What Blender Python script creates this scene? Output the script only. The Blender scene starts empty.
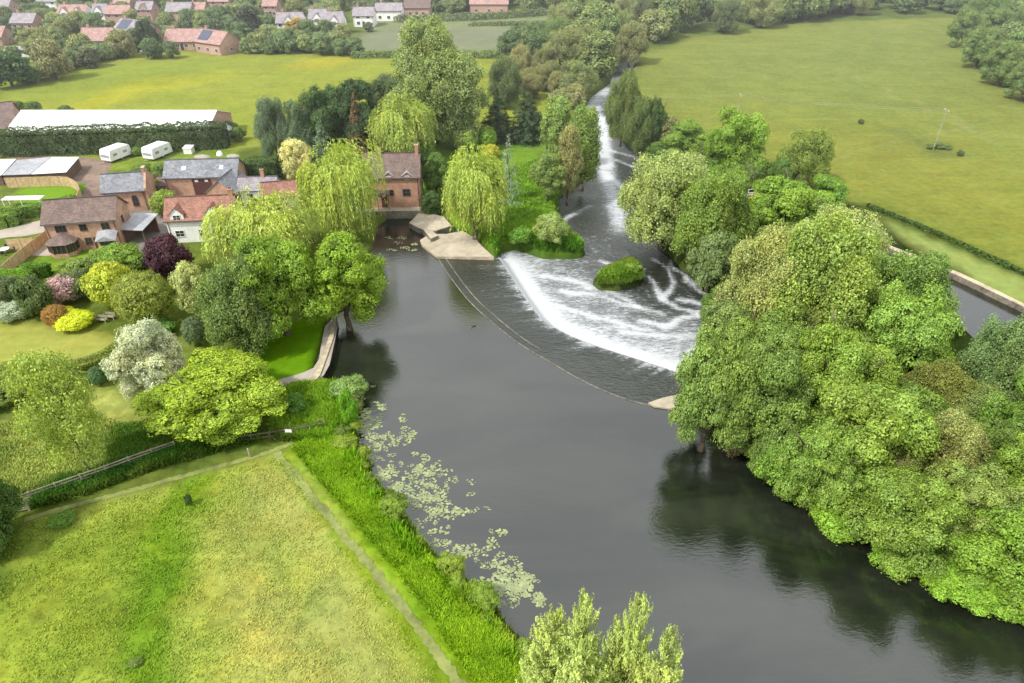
import bpy, math, random
import numpy as np
from mathutils import Vector, Matrix
R = math.radians
random.seed(7)
rng = np.random.default_rng(11)
C = bpy.context.scene.collection
# ------------------------------------------------------------------ camera
H, PITCH, F = 50.0, R(33.8), 683.0
cd = bpy.data.cameras.new('camera'); cam = bpy.data.objects.new('camera', cd); C.objects.link(cam)
cam.location = (0, 0, H); cam.rotation_euler = (R(90) - PITCH, 0, 0)
cd.sensor_width = 36; cd.lens = 36 * F / 1024; cd.clip_end = 9000; cd.clip_start = 0.5
bpy.context.scene.camera = cam
LAND, ZUP, ZDN = 0.9, 0.0, -1.3

def G(px, py, z=LAND):
    """point on the horizontal plane z that was surveyed at this image position"""
    dx = (px - 512) / F; dy = (341.5 - py) / F
    d = (dx, math.cos(PITCH) + dy * math.sin(PITCH), -math.sin(PITCH) + dy * math.cos(PITCH))
    t = (z - H) / d[2]
    return Vector((d[0] * t, d[1] * t, z))
def depth(px, py, z=LAND):
    dy = (341.5 - py) / F
    return (z - H) / (-math.sin(PITCH) + dy * math.cos(PITCH))
def GP(pts, z=LAND): return [tuple(G(a, b, z)[:2]) for a, b in pts]

# ------------------------------------------------------------------ colour
def lin(c):
    return tuple(((v / 255) / 12.92 if v / 255 < .04045 else ((v / 255 + .055) / 1.055) ** 2.4) for v in c)
KG, KL = 0.48, 1.05
def gc(r, g, b, k=None): return tuple(v * (k or KG) for v in lin((r, g, b)))
def lc(r, g, b, k=1.0):
    c = lin((r, g, b)); y = .3 * c[0] + .6 * c[1] + .1 * c[2]; c = [v * .96 + y * .04 for v in c]
    return (min(.9, c[0] * KL * k), min(.9, c[1] * 1.03 * KL * k), min(.9, c[2] * KL * k), 1)
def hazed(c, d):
    f = .2 * (1 - math.exp(-max(0, d - 110) / 420)); return tuple(v * (1 - f) + h * f for v, h in zip(c[:3], (.27, .29, .25))) + (1,)  # distance haze mixed into the foliage colour

# ------------------------------------------------------------------ value noise
_vt = {}
def vn(x, y, s, seed=0):
    if seed not in _vt: _vt[seed] = np.random.default_rng(100 + seed).random((256, 256))
    t = _vt[seed]; x = np.asarray(x) / s + 1000.37; y = np.asarray(y) / s + 1000.71
    xi = np.floor(x).astype(int); yi = np.floor(y).astype(int); fx = x - xi; fy = y - yi
    fx = fx * fx * (3 - 2 * fx); fy = fy * fy * (3 - 2 * fy)
    a = t[xi & 255, yi & 255]; b = t[(xi + 1) & 255, yi & 255]; c = t[xi & 255, (yi + 1) & 255]; d = t[(xi + 1) & 255, (yi + 1) & 255]
    return (a * (1 - fx) + b * fx) * (1 - fy) + (c * (1 - fx) + d * fx) * fy
def fbm(x, y, s, seed=0):
    return (vn(x, y, s, seed) + .5 * vn(x, y, s / 2.1, seed + 1) + .25 * vn(x, y, s / 4.3, seed + 2)) / 1.75
def segdist(x, y, pts, closed=False):
    d = np.full(np.shape(x), 1e9); n = len(pts)
    for i in range(n if closed else n - 1):
        ax, ay = pts[i]; bx, by = pts[(i + 1) % n]; ux, uy = bx - ax, by - ay; L = ux * ux + uy * uy + 1e-12
        t = np.clip(((x - ax) * ux + (y - ay) * uy) / L, 0, 1)
        d = np.minimum(d, (x - ax - t * ux) ** 2 + (y - ay - t * uy) ** 2)
    return np.sqrt(d)
def inside(x, y, pts):
    r = np.zeros(np.shape(x), bool); n = len(pts)
    for i in range(n):
        ax, ay = pts[i]; bx, by = pts[(i + 1) % n]
        if ay == by: continue
        c = ((ay > y) != (by > y)) & (x < (bx - ax) * (y - ay) / (by - ay) + ax); r ^= c
    return r
def sdist(x, y, pts):
    d = segdist(x, y, pts, True); return np.where(inside(x, y, pts), d, -d)
def sm(a, b, x):
    t = np.clip((x - a) / (b - a), 0, 1); return t * t * (3 - 2 * t)

# ------------------------------------------------------------------ materials
class NT:
    def __init__(s, name):
        s.m = bpy.data.materials.new(name); s.m.use_nodes = True; s.t = s.m.node_tree; s.t.nodes.clear()
        s.out = s.t.nodes.new('ShaderNodeOutputMaterial')
    def n(s, typ, props=None, **ins):
        k = s.t.nodes.new('ShaderNode' + typ)
        for a, b in (props or {}).items(): setattr(k, a, b)
        for a, b in ins.items():
            a = a.replace('_', ' ')
            i = k.inputs[int(a[1:])] if a[0] == 'i' and a[1:].isdigit() else k.inputs[a]
            if isinstance(b, bpy.types.NodeSocket): s.t.links.new(b, i)
            else: i.default_value = b
        return k
    def noise(s, vec, scale, detail=3, rough=.55, dist=0):
        return s.n('TexNoise', None, Vector=vec, Scale=scale, Detail=detail, Roughness=rough, Distortion=dist).outputs['Fac']
    def ramp(s, fac, a, b, c0, c1):
        k = s.n('MapRange', {'data_type': 'FLOAT', 'interpolation_type': 'SMOOTHSTEP'}, i0=fac, i1=a, i2=b, i3=c0, i4=c1); return k.outputs[0]
    def mixc(s, fac, a, b, mode='MIX'):
        k = s.n('Mix', {'data_type': 'RGBA', 'blend_type': mode}, i0=fac, i6=a, i7=b); return k.outputs[2]
    def math(s, op, a, b=0.5):
        return s.n('Math', {'operation': op}, i0=a, i1=b).outputs[0]
    def bump(s, h, strength=.5, dist=.1):
        return s.n('Bump', None, Height=h, Strength=strength, Distance=dist).outputs[0]
    def fin(s, sh): s.t.links.new(sh, s.out.inputs[0]); return s.m
def c4(c): return tuple(c[:3]) + (1,)

def plain(name, col, rough=.7, var=.15, scale=3, metal=0, bump=.1):
    t = NT(name); tc = t.n('TexCoord').outputs['Object']
    n1 = t.noise(tc, scale, 5); n2 = t.noise(tc, scale * .17, 2)
    v = t.math('ADD', t.ramp(n1, .3, .7, 1 - var, 1 + var), t.ramp(n2, .3, .7, -var, var))
    col2 = t.n('VectorMath', {'operation': 'SCALE'}, i0=c4(col)[:3], Scale=v).outputs[0]
    p = t.n('BsdfPrincipled', None, Base_Color=col2, Roughness=rough, Metallic=metal, Normal=t.bump(n1, bump, .05))
    return t.fin(p.outputs[0])

def leafmat():
    t = NT('leaves'); oc = t.n('ObjectInfo').outputs['Color']; v = t.n('Attribute', {'attribute_name': 'v'}).outputs['Fac']
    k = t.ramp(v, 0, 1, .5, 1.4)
    c = t.n('VectorMath', {'operation': 'SCALE'}, i0=oc, Scale=k).outputs[0]
    n = t.noise(t.n('NewGeometry').outputs['Position'], .22, 2)
    warm = t.mixc(1.0, c, (1.06, 1.0, .86, 1), 'MULTIPLY')
    c = t.mixc(t.ramp(n, .4, .65, 0, 1), c, warm)
    d = t.n('BsdfDiffuse', None, Color=c); tr = t.n('BsdfTranslucent', None, Color=t.mixc(1.0, c, (1.1, 1.1, .75, 1), 'MULTIPLY'))
    g = t.n('BsdfGlossy', None, Color=(.6, .62, .6, 1), Roughness=.5)
    m = t.n('MixShader', None, i0=.3, i1=d.outputs[0], i2=tr.outputs[0])
    m = t.n('MixShader', None, i0=.035, i1=m.outputs[0], i2=g.outputs[0])
    return t.fin(m.outputs[0])
def stuffmat():
    t = NT('grass_blades'); c = t.n('Attribute', {'attribute_name': 'col'}).outputs['Color']
    d = t.n('BsdfDiffuse', None, Color=c); tr = t.n('BsdfTranslucent', None, Color=c)
    return t.fin(t.n('MixShader', None, i0=.35, i1=d.outputs[0], i2=tr.outputs[0]).outputs[0])
def groundmat():
    t = NT('ground_cover'); c = t.n('Attribute', {'attribute_name': 'col'}); pos = t.n('NewGeometry').outputs['Position']
    a = c.outputs['Alpha']
    n1 = t.noise(pos, .9, 6, .62, .3); n2 = t.noise(pos, .16, 5, .6, .5); n3 = t.noise(pos, 5.0, 3, .6); n4 = t.noise(pos, .035, 3, .6)
    v = t.math('ADD', t.ramp(n1, .3, .7, -.24, .24), t.ramp(n3, .3, .7, -.08, .08))
    v = t.math('ADD', v, t.ramp(n2, .35, .65, -.14, .14))
    v = t.math('ADD', v, t.ramp(n4, .35, .65, -.09, .09))
    sm_ = t.n('Mapping', None, Vector=pos, Rotation=(0, 0, R(28)), Scale=(.03, .55, 1)).outputs[0]; v = t.math('ADD', v, t.ramp(t.noise(sm_, 1.0, 4, .6), .3, .7, -.09, .09))
    v = t.math('MULTIPLY_ADD', v, a); t.t.nodes[-1].inputs[2].default_value = 1.0
    col = t.n('VectorMath', {'operation': 'SCALE'}, i0=c.outputs['Color'], Scale=v).outputs[0]
    hue = t.mixc(1.0, col, (1.18, .98, .8, 1), 'MULTIPLY')
    f = t.math('MULTIPLY', t.ramp(t.noise(pos, .3, 5, .7, .4), .42, .68, 0, .9), a)
    col = t.mixc(f, col, hue)
    d = t.n('BsdfDiffuse', None, Color=col, Normal=t.bump(t.math('ADD', n1, n3), .22, .2))
    return t.fin(d.outputs[0])

def watermat(name, foamy):
    t = NT(name); pos = t.n('NewGeometry').outputs['Position']
    w1 = t.noise(pos, 1.5 if not foamy else 1.1, 4, .6, .4)
    mp = t.n('Mapping', None, Vector=pos, Rotation=(0, 0, R(-35)), Scale=(1.0, 3.2, 1)).outputs[0]
    w2 = t.noise(mp, .9, 3, .6)
    w = t.math('ADD', w1, w2); w3 = t.noise(mp, 4.5, 3, .65); w = t.math('ADD', w, t.math('MULTIPLY', w3, .3))
    ls = t.noise(t.n('Mapping', None, Vector=pos, Rotation=(0, 0, R(-50)), Scale=(.35, 1, 1)).outputs[0], .12, 4, .65, .8)
    base = t.mixc(t.ramp(ls, .3, .7, 0, 1), (.007, .010, .006, 1), (.022, .025, .017, 1))
    at = t.n('Attribute', {'attribute_name': 'foam'}).outputs['Fac'] if foamy else None
    p = t.n('BsdfPrincipled', None, Base_Color=base, Roughness=.04 if not foamy else .2, IOR=1.95,
            Normal=t.bump(w, .25 if not foamy else .7, .06 if not foamy else .22))
    if not foamy: return t.fin(p.outputs[0])
    t.t.links.new(t.mixc(t.ramp(at, .12, .6, 0, 1), base, (.26, .27, .29, 1)), p.inputs['Base Color'])
    fm = t.n('Mapping', None, Vector=pos, Rotation=(0, 0, R(10)), Scale=(.32, 1, 1)).outputs[0]
    f1 = t.noise(fm, .95, 7, .72, 1.2); f2 = t.noise(pos, .5, 5, .65, 2.5)
    f = t.math('ADD', t.math('MULTIPLY', f1, .62), t.math('MULTIPLY', f2, .38))
    s = t.math('ADD', at, f)
    f3 = t.noise(fm, 3.2, 6, .75, .8); s = t.math('ADD', s, t.ramp(f3, .25, .75, -.2, .2)); mask = t.ramp(s, .72, 1.12, 0, 1)
    fc = t.n('BsdfPrincipled', None, Base_Color=(.46, .48, .5, 1), Roughness=.6, Normal=t.bump(f1, .6, .2))
    return t.fin(t.n('MixShader', None, i0=mask, i1=p.outputs[0], i2=fc.outputs[0]).outputs[0])

def brickmat(name, c1, c2, mortar):
    t = NT(name); tc = t.n('TexCoord').outputs['Object']
    x = t.n('SeparateXYZ', None, Vector=tc); u = t.math('ADD', x.outputs[0], x.outputs[1])
    v = t.n('CombineXYZ', None, X=u, Y=x.outputs[2]).outputs[0]
    b = t.n('TexBrick', None, Vector=v, Color1=c4(c1), Color2=c4(c2), Mortar=c4(mortar), Scale=1.0)
    b.inputs['Mortar Size'].default_value = .012; b.inputs['Brick Width'].default_value = .23; b.inputs['Row Height'].default_value = .08
    n = t.noise(tc, .8, 6, .6); n2 = t.noise(tc, 4, 3)
    col = t.n('VectorMath', {'operation': 'SCALE'}, i0=b.outputs['Color'], Scale=t.math('ADD', t.ramp(n, .3, .7, .72, 1.1), t.ramp(n2, .3, .7, -.12, .12))).outputs[0]
    return t.fin(t.n('BsdfPrincipled', None, Base_Color=col, Roughness=.9, Normal=t.bump(b.outputs['Fac'], -.3, .02)).outputs[0])
def roofmat(name, c1, c2, row=.28, w=.3):
    t = NT(name); uv = t.n('TexCoord').outputs['Object']
    x = t.n('SeparateXYZ', None, Vector=uv)
    at = t.n('Attribute', {'attribute_name': 'ruv'}).outputs['Vector']
    b = t.n('TexBrick', None, Vector=at, Color1=c4(c1), Color2=c4(c2), Mortar=c4(tuple(v * .45 for v in c1)), Scale=1.0)
    b.inputs['Mortar Size'].default_value = .02; b.inputs['Brick Width'].default_value = w; b.inputs['Row Height'].default_value = row
    n = t.noise(uv, .7, 6, .65); n2 = t.noise(uv, 3.5, 4, .7)
    col = t.n('VectorMath', {'operation': 'SCALE'}, i0=b.outputs['Color'], Scale=t.math('ADD', t.ramp(n, .3, .7, .72, 1.15), t.ramp(n2, .3, .7, -.2, .2))).outputs[0]
    col = t.mixc(t.ramp(n2, .58, .72, 0, .5), col, c4(tuple(v * 1.3 + .02 for v in c2)))
    return t.fin(t.n('BsdfPrincipled', None, Base_Color=col, Roughness=.85, Normal=t.bump(b.outputs['Fac'], -.5, .03)).outputs[0])
def boardmat(name, col, step=.15, dk=.45):
    t = NT(name); tc = t.n('TexCoord').outputs['Object']; x = t.n('SeparateXYZ', None, Vector=tc)
    u = t.math('ADD', x.outputs[0], x.outputs[1])
    fr = t.math('FRACT', t.math('DIVIDE', u, step)); line = t.ramp(fr, .0, .12, dk, 1)
    n = t.noise(tc, 2, 5, .6)
    col2 = t.n('VectorMath', {'operation': 'SCALE'}, i0=c4(col)[:3], Scale=t.math('MULTIPLY', line, t.ramp(n, .3, .7, .75, 1.2))).outputs[0]
    return t.fin(t.n('BsdfPrincipled', None, Base_Color=col2, Roughness=.8).outputs[0])
M = {}
M['leaf'] = leafmat(); M['blade'] = stuffmat(); M['ground'] = groundmat()
M['water'] = watermat('river_water', False); M['rapid'] = watermat('white_water', True)
M['bark'] = plain('bark', (.11, .085, .06), .9, .3, 4, 0, .5)
M['brick'] = brickmat('brick_red', (.36, .15, .085), (.46, .21, .12), (.42, .33, .25))
M['brick2'] = brickmat('brick_orange', (.42, .2, .12), (.5, .26, .15), (.45, .36, .28))
M['brickfar'] = plain('brick_distant', (.42, .26, .21), .9, .12, 1)  # brick colour lightened to carry distance haze
M['tile_brown'] = roofmat('tile_brown', (.15, .105, .09), (.2, .14, .12))
M['tile_red'] = roofmat('tile_red', (.27, .12, .085), (.34, .18, .13))
M['tile_pink'] = roofmat('tile_pink', (.35, .2, .175), (.41, .26, .235), .4, .5)
M['slate'] = roofmat('slate_grey', (.18, .19, .21), (.27, .28, .3), .25, .35)
M['slate_far'] = roofmat('slate_distant', (.26, .24, .26), (.32, .28, .3), .4, .6)
M['white'] = plain('white_render', (.78, .77, .75), .8, .06, 2)
M['whiteroof'] = boardmat('white_sheeting', (.78, .78, .77), 1.1, .8)
M['greyroof'] = plain('grey_sheeting', (.3, .31, .33), .7, .15, 1.5)
M['trim'] = plain('white_paint', (.75, .75, .73), .6, .05, 2)
M['dkwood'] = boardmat('dark_red_boards', (.09, .03, .022), .2)
M['brwood'] = plain('brown_timber', (.12, .07, .045), .8, .2, 4)
M['fence'] = boardmat('fence_boards', (.52, .36, .19), .3)
M['rail'] = plain('weathered_rail', (.3, .27, .19), .85, .2, 5)
M['glass'] = plain('window_glass', (.025, .03, .035), .12, .1, 2)
M['lead'] = plain('lead_flashing', (.3, .3, .32), .7, .15, 3)
M['conc'] = plain('pale_concrete', gc(205, 192, 168, .6), .9, .14, 1.4, 0, .4)
M['stone'] = plain('stone_wall', (.16, .14, .11), .95, .35, 2.2, 0, .8)
M['stonelt'] = plain('sandstone_blocks', (.38, .32, .22), .95, .2, 2.2, 0, .6)
M['gravel'] = plain('brown_gravel', gc(165, 140, 122), .95, .18, 1.4, 0, .5)
M['pave'] = plain('pale_paving', gc(215, 203, 185), .9, .08, 1.8, 0, .2)
M['greypave'] = plain('grey_paving', gc(160, 152, 142), .9, .12, 1.8, 0, .2)
M['earth'] = plain('trodden_earth', gc(156, 166, 88), .95, .2, 1.6, 0, .5)
M['wire'] = plain('cable', (.25, .26, .22), .6, .05, 2)
M['pad'] = plain('lily_leaf', gc(182, 194, 136, .5), .5, .2, 1.5)
M['sill'] = plain('wet_stone_sill', (.14, .125, .1), .5, .35, 2.5, 0, .8)
M['metal'] = plain('galvanised', (.4, .4, .4), .5, .1, 3, .4)
M['dark'] = plain('dark_paint', (.03, .03, .035), .5, .2, 3)
M['solar'] = plain('solar_panel', (.05, .06, .1), .25, .1, 2)

# ------------------------------------------------------------------ mesh builder
class MB:
    def __init__(s): s.v = []; s.f = []; s.mi = []; s.uv = None
    def add(s, vs, fs, mi=0):
        o = len(s.v); s.v += [tuple(v) for v in vs]; s.f += [tuple(i + o for i in f) for f in fs]; s.mi += [mi] * len(fs); return s
    def box(s, x0, y0, z0, x1, y1, z1, mi=0):
        return s.add([(x0, y0, z0), (x1, y0, z0), (x1, y1, z0), (x0, y1, z0), (x0, y0, z1), (x1, y0, z1), (x1, y1, z1), (x0, y1, z1)],
                     [(0, 3, 2, 1), (4, 5, 6, 7), (0, 1, 5, 4), (1, 2, 6, 5), (2, 3, 7, 6), (3, 0, 4, 7)], mi)
    def tube(s, p, q, r0, r1=None, n=8, mi=0):
        r1 = r0 if r1 is None else r1; p = Vector(p); q = Vector(q); d = (q - p).normalized()
        a = d.orthogonal().normalized(); b = d.cross(a); vs = []
        for c, r in ((p, r0), (q, r1)):
            for i in range(n): vs.append(c + (a * math.cos(i * 2 * math.pi / n) + b * math.sin(i * 2 * math.pi / n)) * r)
        return s.add(vs, [(i, (i + 1) % n, n + (i + 1) % n, n + i) for i in range(n)] + [tuple(range(n - 1, -1, -1)), tuple(range(n, 2 * n))], mi)
    def prism(s, poly, z0, z1, mi=0):
        n = len(poly); a = sum(poly[i][0] * poly[(i + 1) % n][1] - poly[(i + 1) % n][0] * poly[i][1] for i in range(n))
        if a < 0: poly = poly[::-1]
        return s.add([(x, y, z0) for x, y in poly] + [(x, y, z1) for x, y in poly],
                     [tuple(range(n - 1, -1, -1)), tuple(range(n, 2 * n))] + [(i, (i + 1) % n, n + (i + 1) % n, n + i) for i in range(n)], mi)
    def build(s, name, mats, parent=None, smooth=False, mesh=None):
        me = bpy.data.meshes.new(name); me.from_pydata(s.v, [], s.f); me.update()
        if not isinstance(mats, (list, tuple)): mats = [mats]
        for m in mats: me.materials.append(m)
        for p, i in zip(me.polygons, s.mi): p.material_index = i; p.use_smooth = smooth
        o = bpy.data.objects.new(name, me); C.objects.link(o); o.parent = parent
        return o
def npmesh(name, verts, faces, mat, attrs=(), smooth=False):
    me = bpy.data.meshes.new(name); nv, nf = len(verts), len(faces); k = faces.shape[1]
    me.vertices.add(nv); me.vertices.foreach_set('co', np.ascontiguousarray(verts, dtype=np.float32).ravel())
    me.loops.add(nf * k); me.loops.foreach_set('vertex_index', np.ascontiguousarray(faces, dtype=np.int32).ravel())
    me.polygons.add(nf); me.polygons.foreach_set('loop_start', np.arange(0, nf * k, k, dtype=np.int32))
    me.polygons.foreach_set('loop_total', np.full(nf, k, dtype=np.int32))
    me.polygons.foreach_set('use_smooth', np.full(nf, smooth, dtype=bool))
    me.update(calc_edges=True); me.materials.append(mat)
    for nm, typ, dom, arr in attrs:
        a = me.attributes.new(nm, typ, dom); a.data.foreach_set('value' if typ == 'FLOAT' else 'color', np.ascontiguousarray(arr, dtype=np.float32).ravel())
    return me
def link(name, me, parent=None, col=None):
    o = bpy.data.objects.new(name, me); C.objects.link(o); o.parent = parent
    if col is not None: o.color = col
    return o
def tag(o, label=None, cat=None, group=None, kind=None):
    if label: o['label'] = label
    if cat: o['category'] = cat
    if group: o['group'] = group
    if kind: o['kind'] = kind
    return o
def thing(name, label, cat, loc=(0, 0, 0), rz=0, group=None):
    o = bpy.data.objects.new(name, None); C.objects.link(o); o.location = loc; o.rotation_euler = (0, 0, rz)
    o.empty_display_size = .3
    return tag(o, label, cat, group)

# ------------------------------------------------------------------ leaves
def unit(a): return a / (np.linalg.norm(a, axis=1, keepdims=True) + 1e-9)
def leafquads(c, n, L, Wd, t=None):
    N = len(c)
    if t is None: t = rng.normal(size=(N, 3))
    n = unit(n); t = unit(t - n * (t * n).sum(1, keepdims=True)); b = np.cross(n, t)
    L = np.broadcast_to(np.asarray(L, float), (N,))[:, None]; Wd = np.broadcast_to(np.asarray(Wd, float), (N,))[:, None]
    v = np.stack([c - t * L * .5, c + b * Wd * .5 + n * L * .06, c + t * L * .5, c - b * Wd * .5 + n * L * .06], 1).reshape(-1, 3)
    return v, np.arange(4 * N).reshape(N, 4)
def rdir(n, zmin=-1):
    d = unit(rng.normal(size=(int(n * 3) + 20, 3))); d = d[d[:, 2] > zmin]; return d[:n]
def fit(v, W, Hh):
    r = np.percentile(np.hypot(v[:, 0], v[:, 1]), 98.5); zt = np.percentile(v[:, 2], 99.6)
    return v * np.array([W * .5 / r, W * .5 / r, Hh / zt])
def crown(W, Hh, nl=9, lr=(.28, .42), rc=1.1, leaf=.27, dens=1.0, core=True, flat=.75, vert=1.0, seed=0, low=.12, main=.72, rough=.4):
    """broadleaf crown: lobes -> leaf clumps -> leaves; occupies z 0..Hh"""
    global rng
    rng = np.random.default_rng(seed + 500); rd = rng
    lobes = [(np.array([0, 0, Hh * .5]), np.array([W * .5 * main, W * .5 * main, Hh * .5 * main]))]
    for i in range(nl):
        a = i * 2.4 + rd.random() * 1.9; zz = low + (1 - low) * ((i + .5) / nl) ** .8; r = W * rd.uniform(*lr) * .5 * 1.2
        rad = W * .5 * math.sqrt(max(0.02, 1 - (2 * zz - 1) ** 2 * .92)); rad = max(0, rad - r * .85) * rd.choice([.72, .9, 1.0, 1.0, 1.14])
        zc = min(max(zz * Hh, r * .6), Hh - r * .75) * rd.uniform(.88, 1.08)
        e1, e2 = rd.uniform(.8, 1.3, 2); lobes.append((np.array([math.cos(a) * rad, math.sin(a) * rad, zc]), np.array([r * e1, r * e2, r * min(1.1, Hh / W + .15) * rd.uniform(.65, 1.05)])))
    P = []; O = []
    for c, r in lobes:
        area = 12.6 * (r[0] * r[0] + r[0] * r[2] * 2) / 3; k = int(area / (rc * rc) * .75)
        d = rdir(k, -.75); u = rd.uniform(.78, 1.02, (len(d), 1)); P.append(c + d * r * u); O.append(d)
    P = np.concatenate(P); O = np.concatenate(O)
    keep = np.ones(len(P), bool)
    for c, r in lobes: keep &= (((P - c) / r) ** 2).sum(1) > .55
    keep &= P[:, 2] > -.1
    P = P[keep]; O = O[keep]
    K = len(P); rcs = rc * rd.uniform(.6, 1.35, K); m = int(dens * 3.2 * rc * rc / (leaf * leaf * .5) * .8)
    d = rdir(K * m, -.55); m = len(d) // K; d = d[:K * m].reshape(K, m, 3)
    rad = rcs[:, None] * rd.uniform(.55, 1.08, (K, m)) ** .8
    pts = P[:, None, :] + d * rad[..., None] * np.array([1, 1, flat * vert])
    nn = d * .75 + rough * rd.normal(size=(K, m, 3)) + .6 * O[:, None, :] + np.array([0, 0, .12])
    v = np.clip(np.repeat(rd.random(K), m).reshape(K, m) * .5 + rd.random((K, m)) * .5, 0, 1)
    pts = pts.reshape(-1, 3); nn = nn.reshape(-1, 3); v = v.ravel(); L = leaf * rd.uniform(.55, 1.6, len(pts))
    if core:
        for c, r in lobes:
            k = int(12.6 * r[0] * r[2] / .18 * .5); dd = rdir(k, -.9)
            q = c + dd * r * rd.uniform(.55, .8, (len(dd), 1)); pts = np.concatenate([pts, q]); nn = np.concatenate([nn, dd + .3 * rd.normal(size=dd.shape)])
            v = np.concatenate([v, rd.random(len(dd)) * .3]); L = np.concatenate([L, np.full(len(dd), .6)])  # core leaves coloured darker, painting shade into the crown gaps
    ok = pts[:, 2] > -.3; pts, nn, v, L = pts[ok], nn[ok], v[ok], L[ok]; pts = fit(pts, W, Hh)
    vs, fs = leafquads(pts, nn, L, L * .62)
    return npmesh('crown', vs, fs, M['leaf'], [('v', 'FLOAT', 'FACE', v)])
def willow(W, Hh, ns=1500, seed=0, leaf=.42):
    """weeping willow: arching shoots that fall from a lobed dome"""
    global rng
    rng = np.random.default_rng(seed + 900); rd = rng
    lob = [(0, 0, .62, .36)] + [(math.cos(a) * rr, math.sin(a) * rr, z, r) for a, rr, z, r in
           [(rd.uniform(0, 6.28), rd.uniform(.12, .36), rd.uniform(.36, .74), rd.uniform(.1, .24)) for _ in range(20)]]
    pts = []; nn = []; vv = []; tt = []
    gapn = rd.random((24, 7))
    for i in range(ns):
        l = lob[rd.integers(len(lob))]; d = unit(rd.normal(size=(1, 3)))[0]; d[2] = abs(d[2]) * .9 + .05 * rd.random(); d /= np.linalg.norm(d)
        p = np.array([l[0] + d[0] * l[3], l[1] + d[1] * l[3], l[2] + d[2] * l[3] * .95]) * np.array([W, W, Hh])
        rad = math.hypot(p[0], p[1]) / (W * .5); out = np.array([p[0], p[1], 0]) / (math.hypot(p[0], p[1]) + .01)
        out = out * .7 + np.array([d[0], d[1], 0]) * .5
        gi = gapn[int((math.atan2(p[1], p[0]) + 3.15) / 6.3 * 24) % 24, int(min(.99, max(0, p[2] / Hh)) * 7)]
        if gi < .24 and rd.random() < .8: continue
        base = (.02 + .28 * rd.random() + .35 * gi * gi) * Hh if rad > .55 else p[2] - rd.uniform(.12, .4) * Hh
        L = max(1.2, (p[2] - base) * rd.uniform(.45, 1.0)); n = int(L / .2); s = np.linspace(0, 1, n)
        reach = rd.uniform(.5, 1.6)
        q = p + out * (reach * np.sqrt(s) * min(1, (1.15 - rad) + .3))[:, None] + np.array([0, 0, 1]) * ((.35 * np.sin(s * 3) * (s < .35)) - L * s ** 1.25)[:, None]
        q += rd.normal(size=q.shape) * .09
        pts.append(q); o2 = out + .25 * np.array([0, 0, 1]); nn.append(np.tile(o2, (n, 1)) * .8 + rd.normal(size=(n, 3)) * .5 + np.array([0, 0, .5]) * (1 - s)[:, None])
        tv = np.stack([out[0] * (1 - s), out[1] * (1 - s), -(.15 + s)], 1) + rd.normal(size=(n, 3)) * .18; tt.append(tv)
        vv.append(np.clip(rd.random() * .55 + rd.random(n) * .35 + .1 * (1 - s), 0, 1))
    pts = np.concatenate(pts); nn = np.concatenate(nn); vv = np.concatenate(vv); tt = np.concatenate(tt)
    # inner mass, leaves coloured darker to stand for shade inside the crown
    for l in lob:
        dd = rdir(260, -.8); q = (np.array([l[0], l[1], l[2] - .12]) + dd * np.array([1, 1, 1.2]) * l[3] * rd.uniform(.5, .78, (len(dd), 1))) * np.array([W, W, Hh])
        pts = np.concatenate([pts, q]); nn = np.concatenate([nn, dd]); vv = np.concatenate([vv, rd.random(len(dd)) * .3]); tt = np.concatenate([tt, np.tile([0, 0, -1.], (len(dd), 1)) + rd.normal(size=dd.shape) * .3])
    ok = pts[:, 2] > 0; pts, nn, vv, tt = pts[ok], nn[ok], vv[ok], tt[ok]; pts = fit(pts, W, Hh)
    L = leaf * rd.uniform(.7, 1.4, len(pts)); vs, fs = leafquads(pts, nn, L, L * .27, tt)
    return npmesh('crown', vs, fs, M['leaf'], [('v', 'FLOAT', 'FACE', vv)])
def conifer(W, Hh, tiers=16, seed=0, leaf=.3, dens=1.0, sag=.12, power=1.0):
    global rng
    rng = np.random.default_rng(seed + 1300); rd = rng; P = []; N = []; V = []
    for i in range(tiers):
        z = (i + .4) / tiers; r = W * .5 * (1 - z ** 1.2) ** power + .25; nb = int(7 + 9 * (1 - z))
        for j in range(nb):
            a = rd.uniform(0, 6.28); rr = r * rd.uniform(.75, 1.12); k = max(8, int(rr * 26 * dens)); s = rd.random(k) ** .6; wd = .1 + .35 * rr * .35 * (1 - .5 * s)
            off = rd.normal(size=k) * wd * .8; cx = math.cos(a) * s * rr - math.sin(a) * off; cy = math.sin(a) * s * rr + math.cos(a) * off
            cz = z * Hh + rd.normal(size=k) * .16 - sag * s * s * rr + (rd.random() - .5) * .5
            P.append(np.stack([cx, cy, cz], 1)); N.append(np.stack([np.full(k, math.cos(a) * .5), np.full(k, math.sin(a) * .5), np.full(k, .8)], 1) + rd.normal(size=(k, 3)) * .45)
            V.append(np.clip(rd.random() * .5 + rd.random(k) * .3 + .2 * s, 0, 1))
    P = np.concatenate(P); N = np.concatenate(N); V = np.concatenate(V); ok = P[:, 2] > -.1; P, N, V = P[ok], N[ok], V[ok]
    L = leaf * rd.uniform(.7, 1.3, len(P)); vs, fs = leafquads(P, N, L, L * .5)
    return npmesh('crown', vs, fs, M['leaf'], [('v', 'FLOAT', 'FACE', V)])
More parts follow.
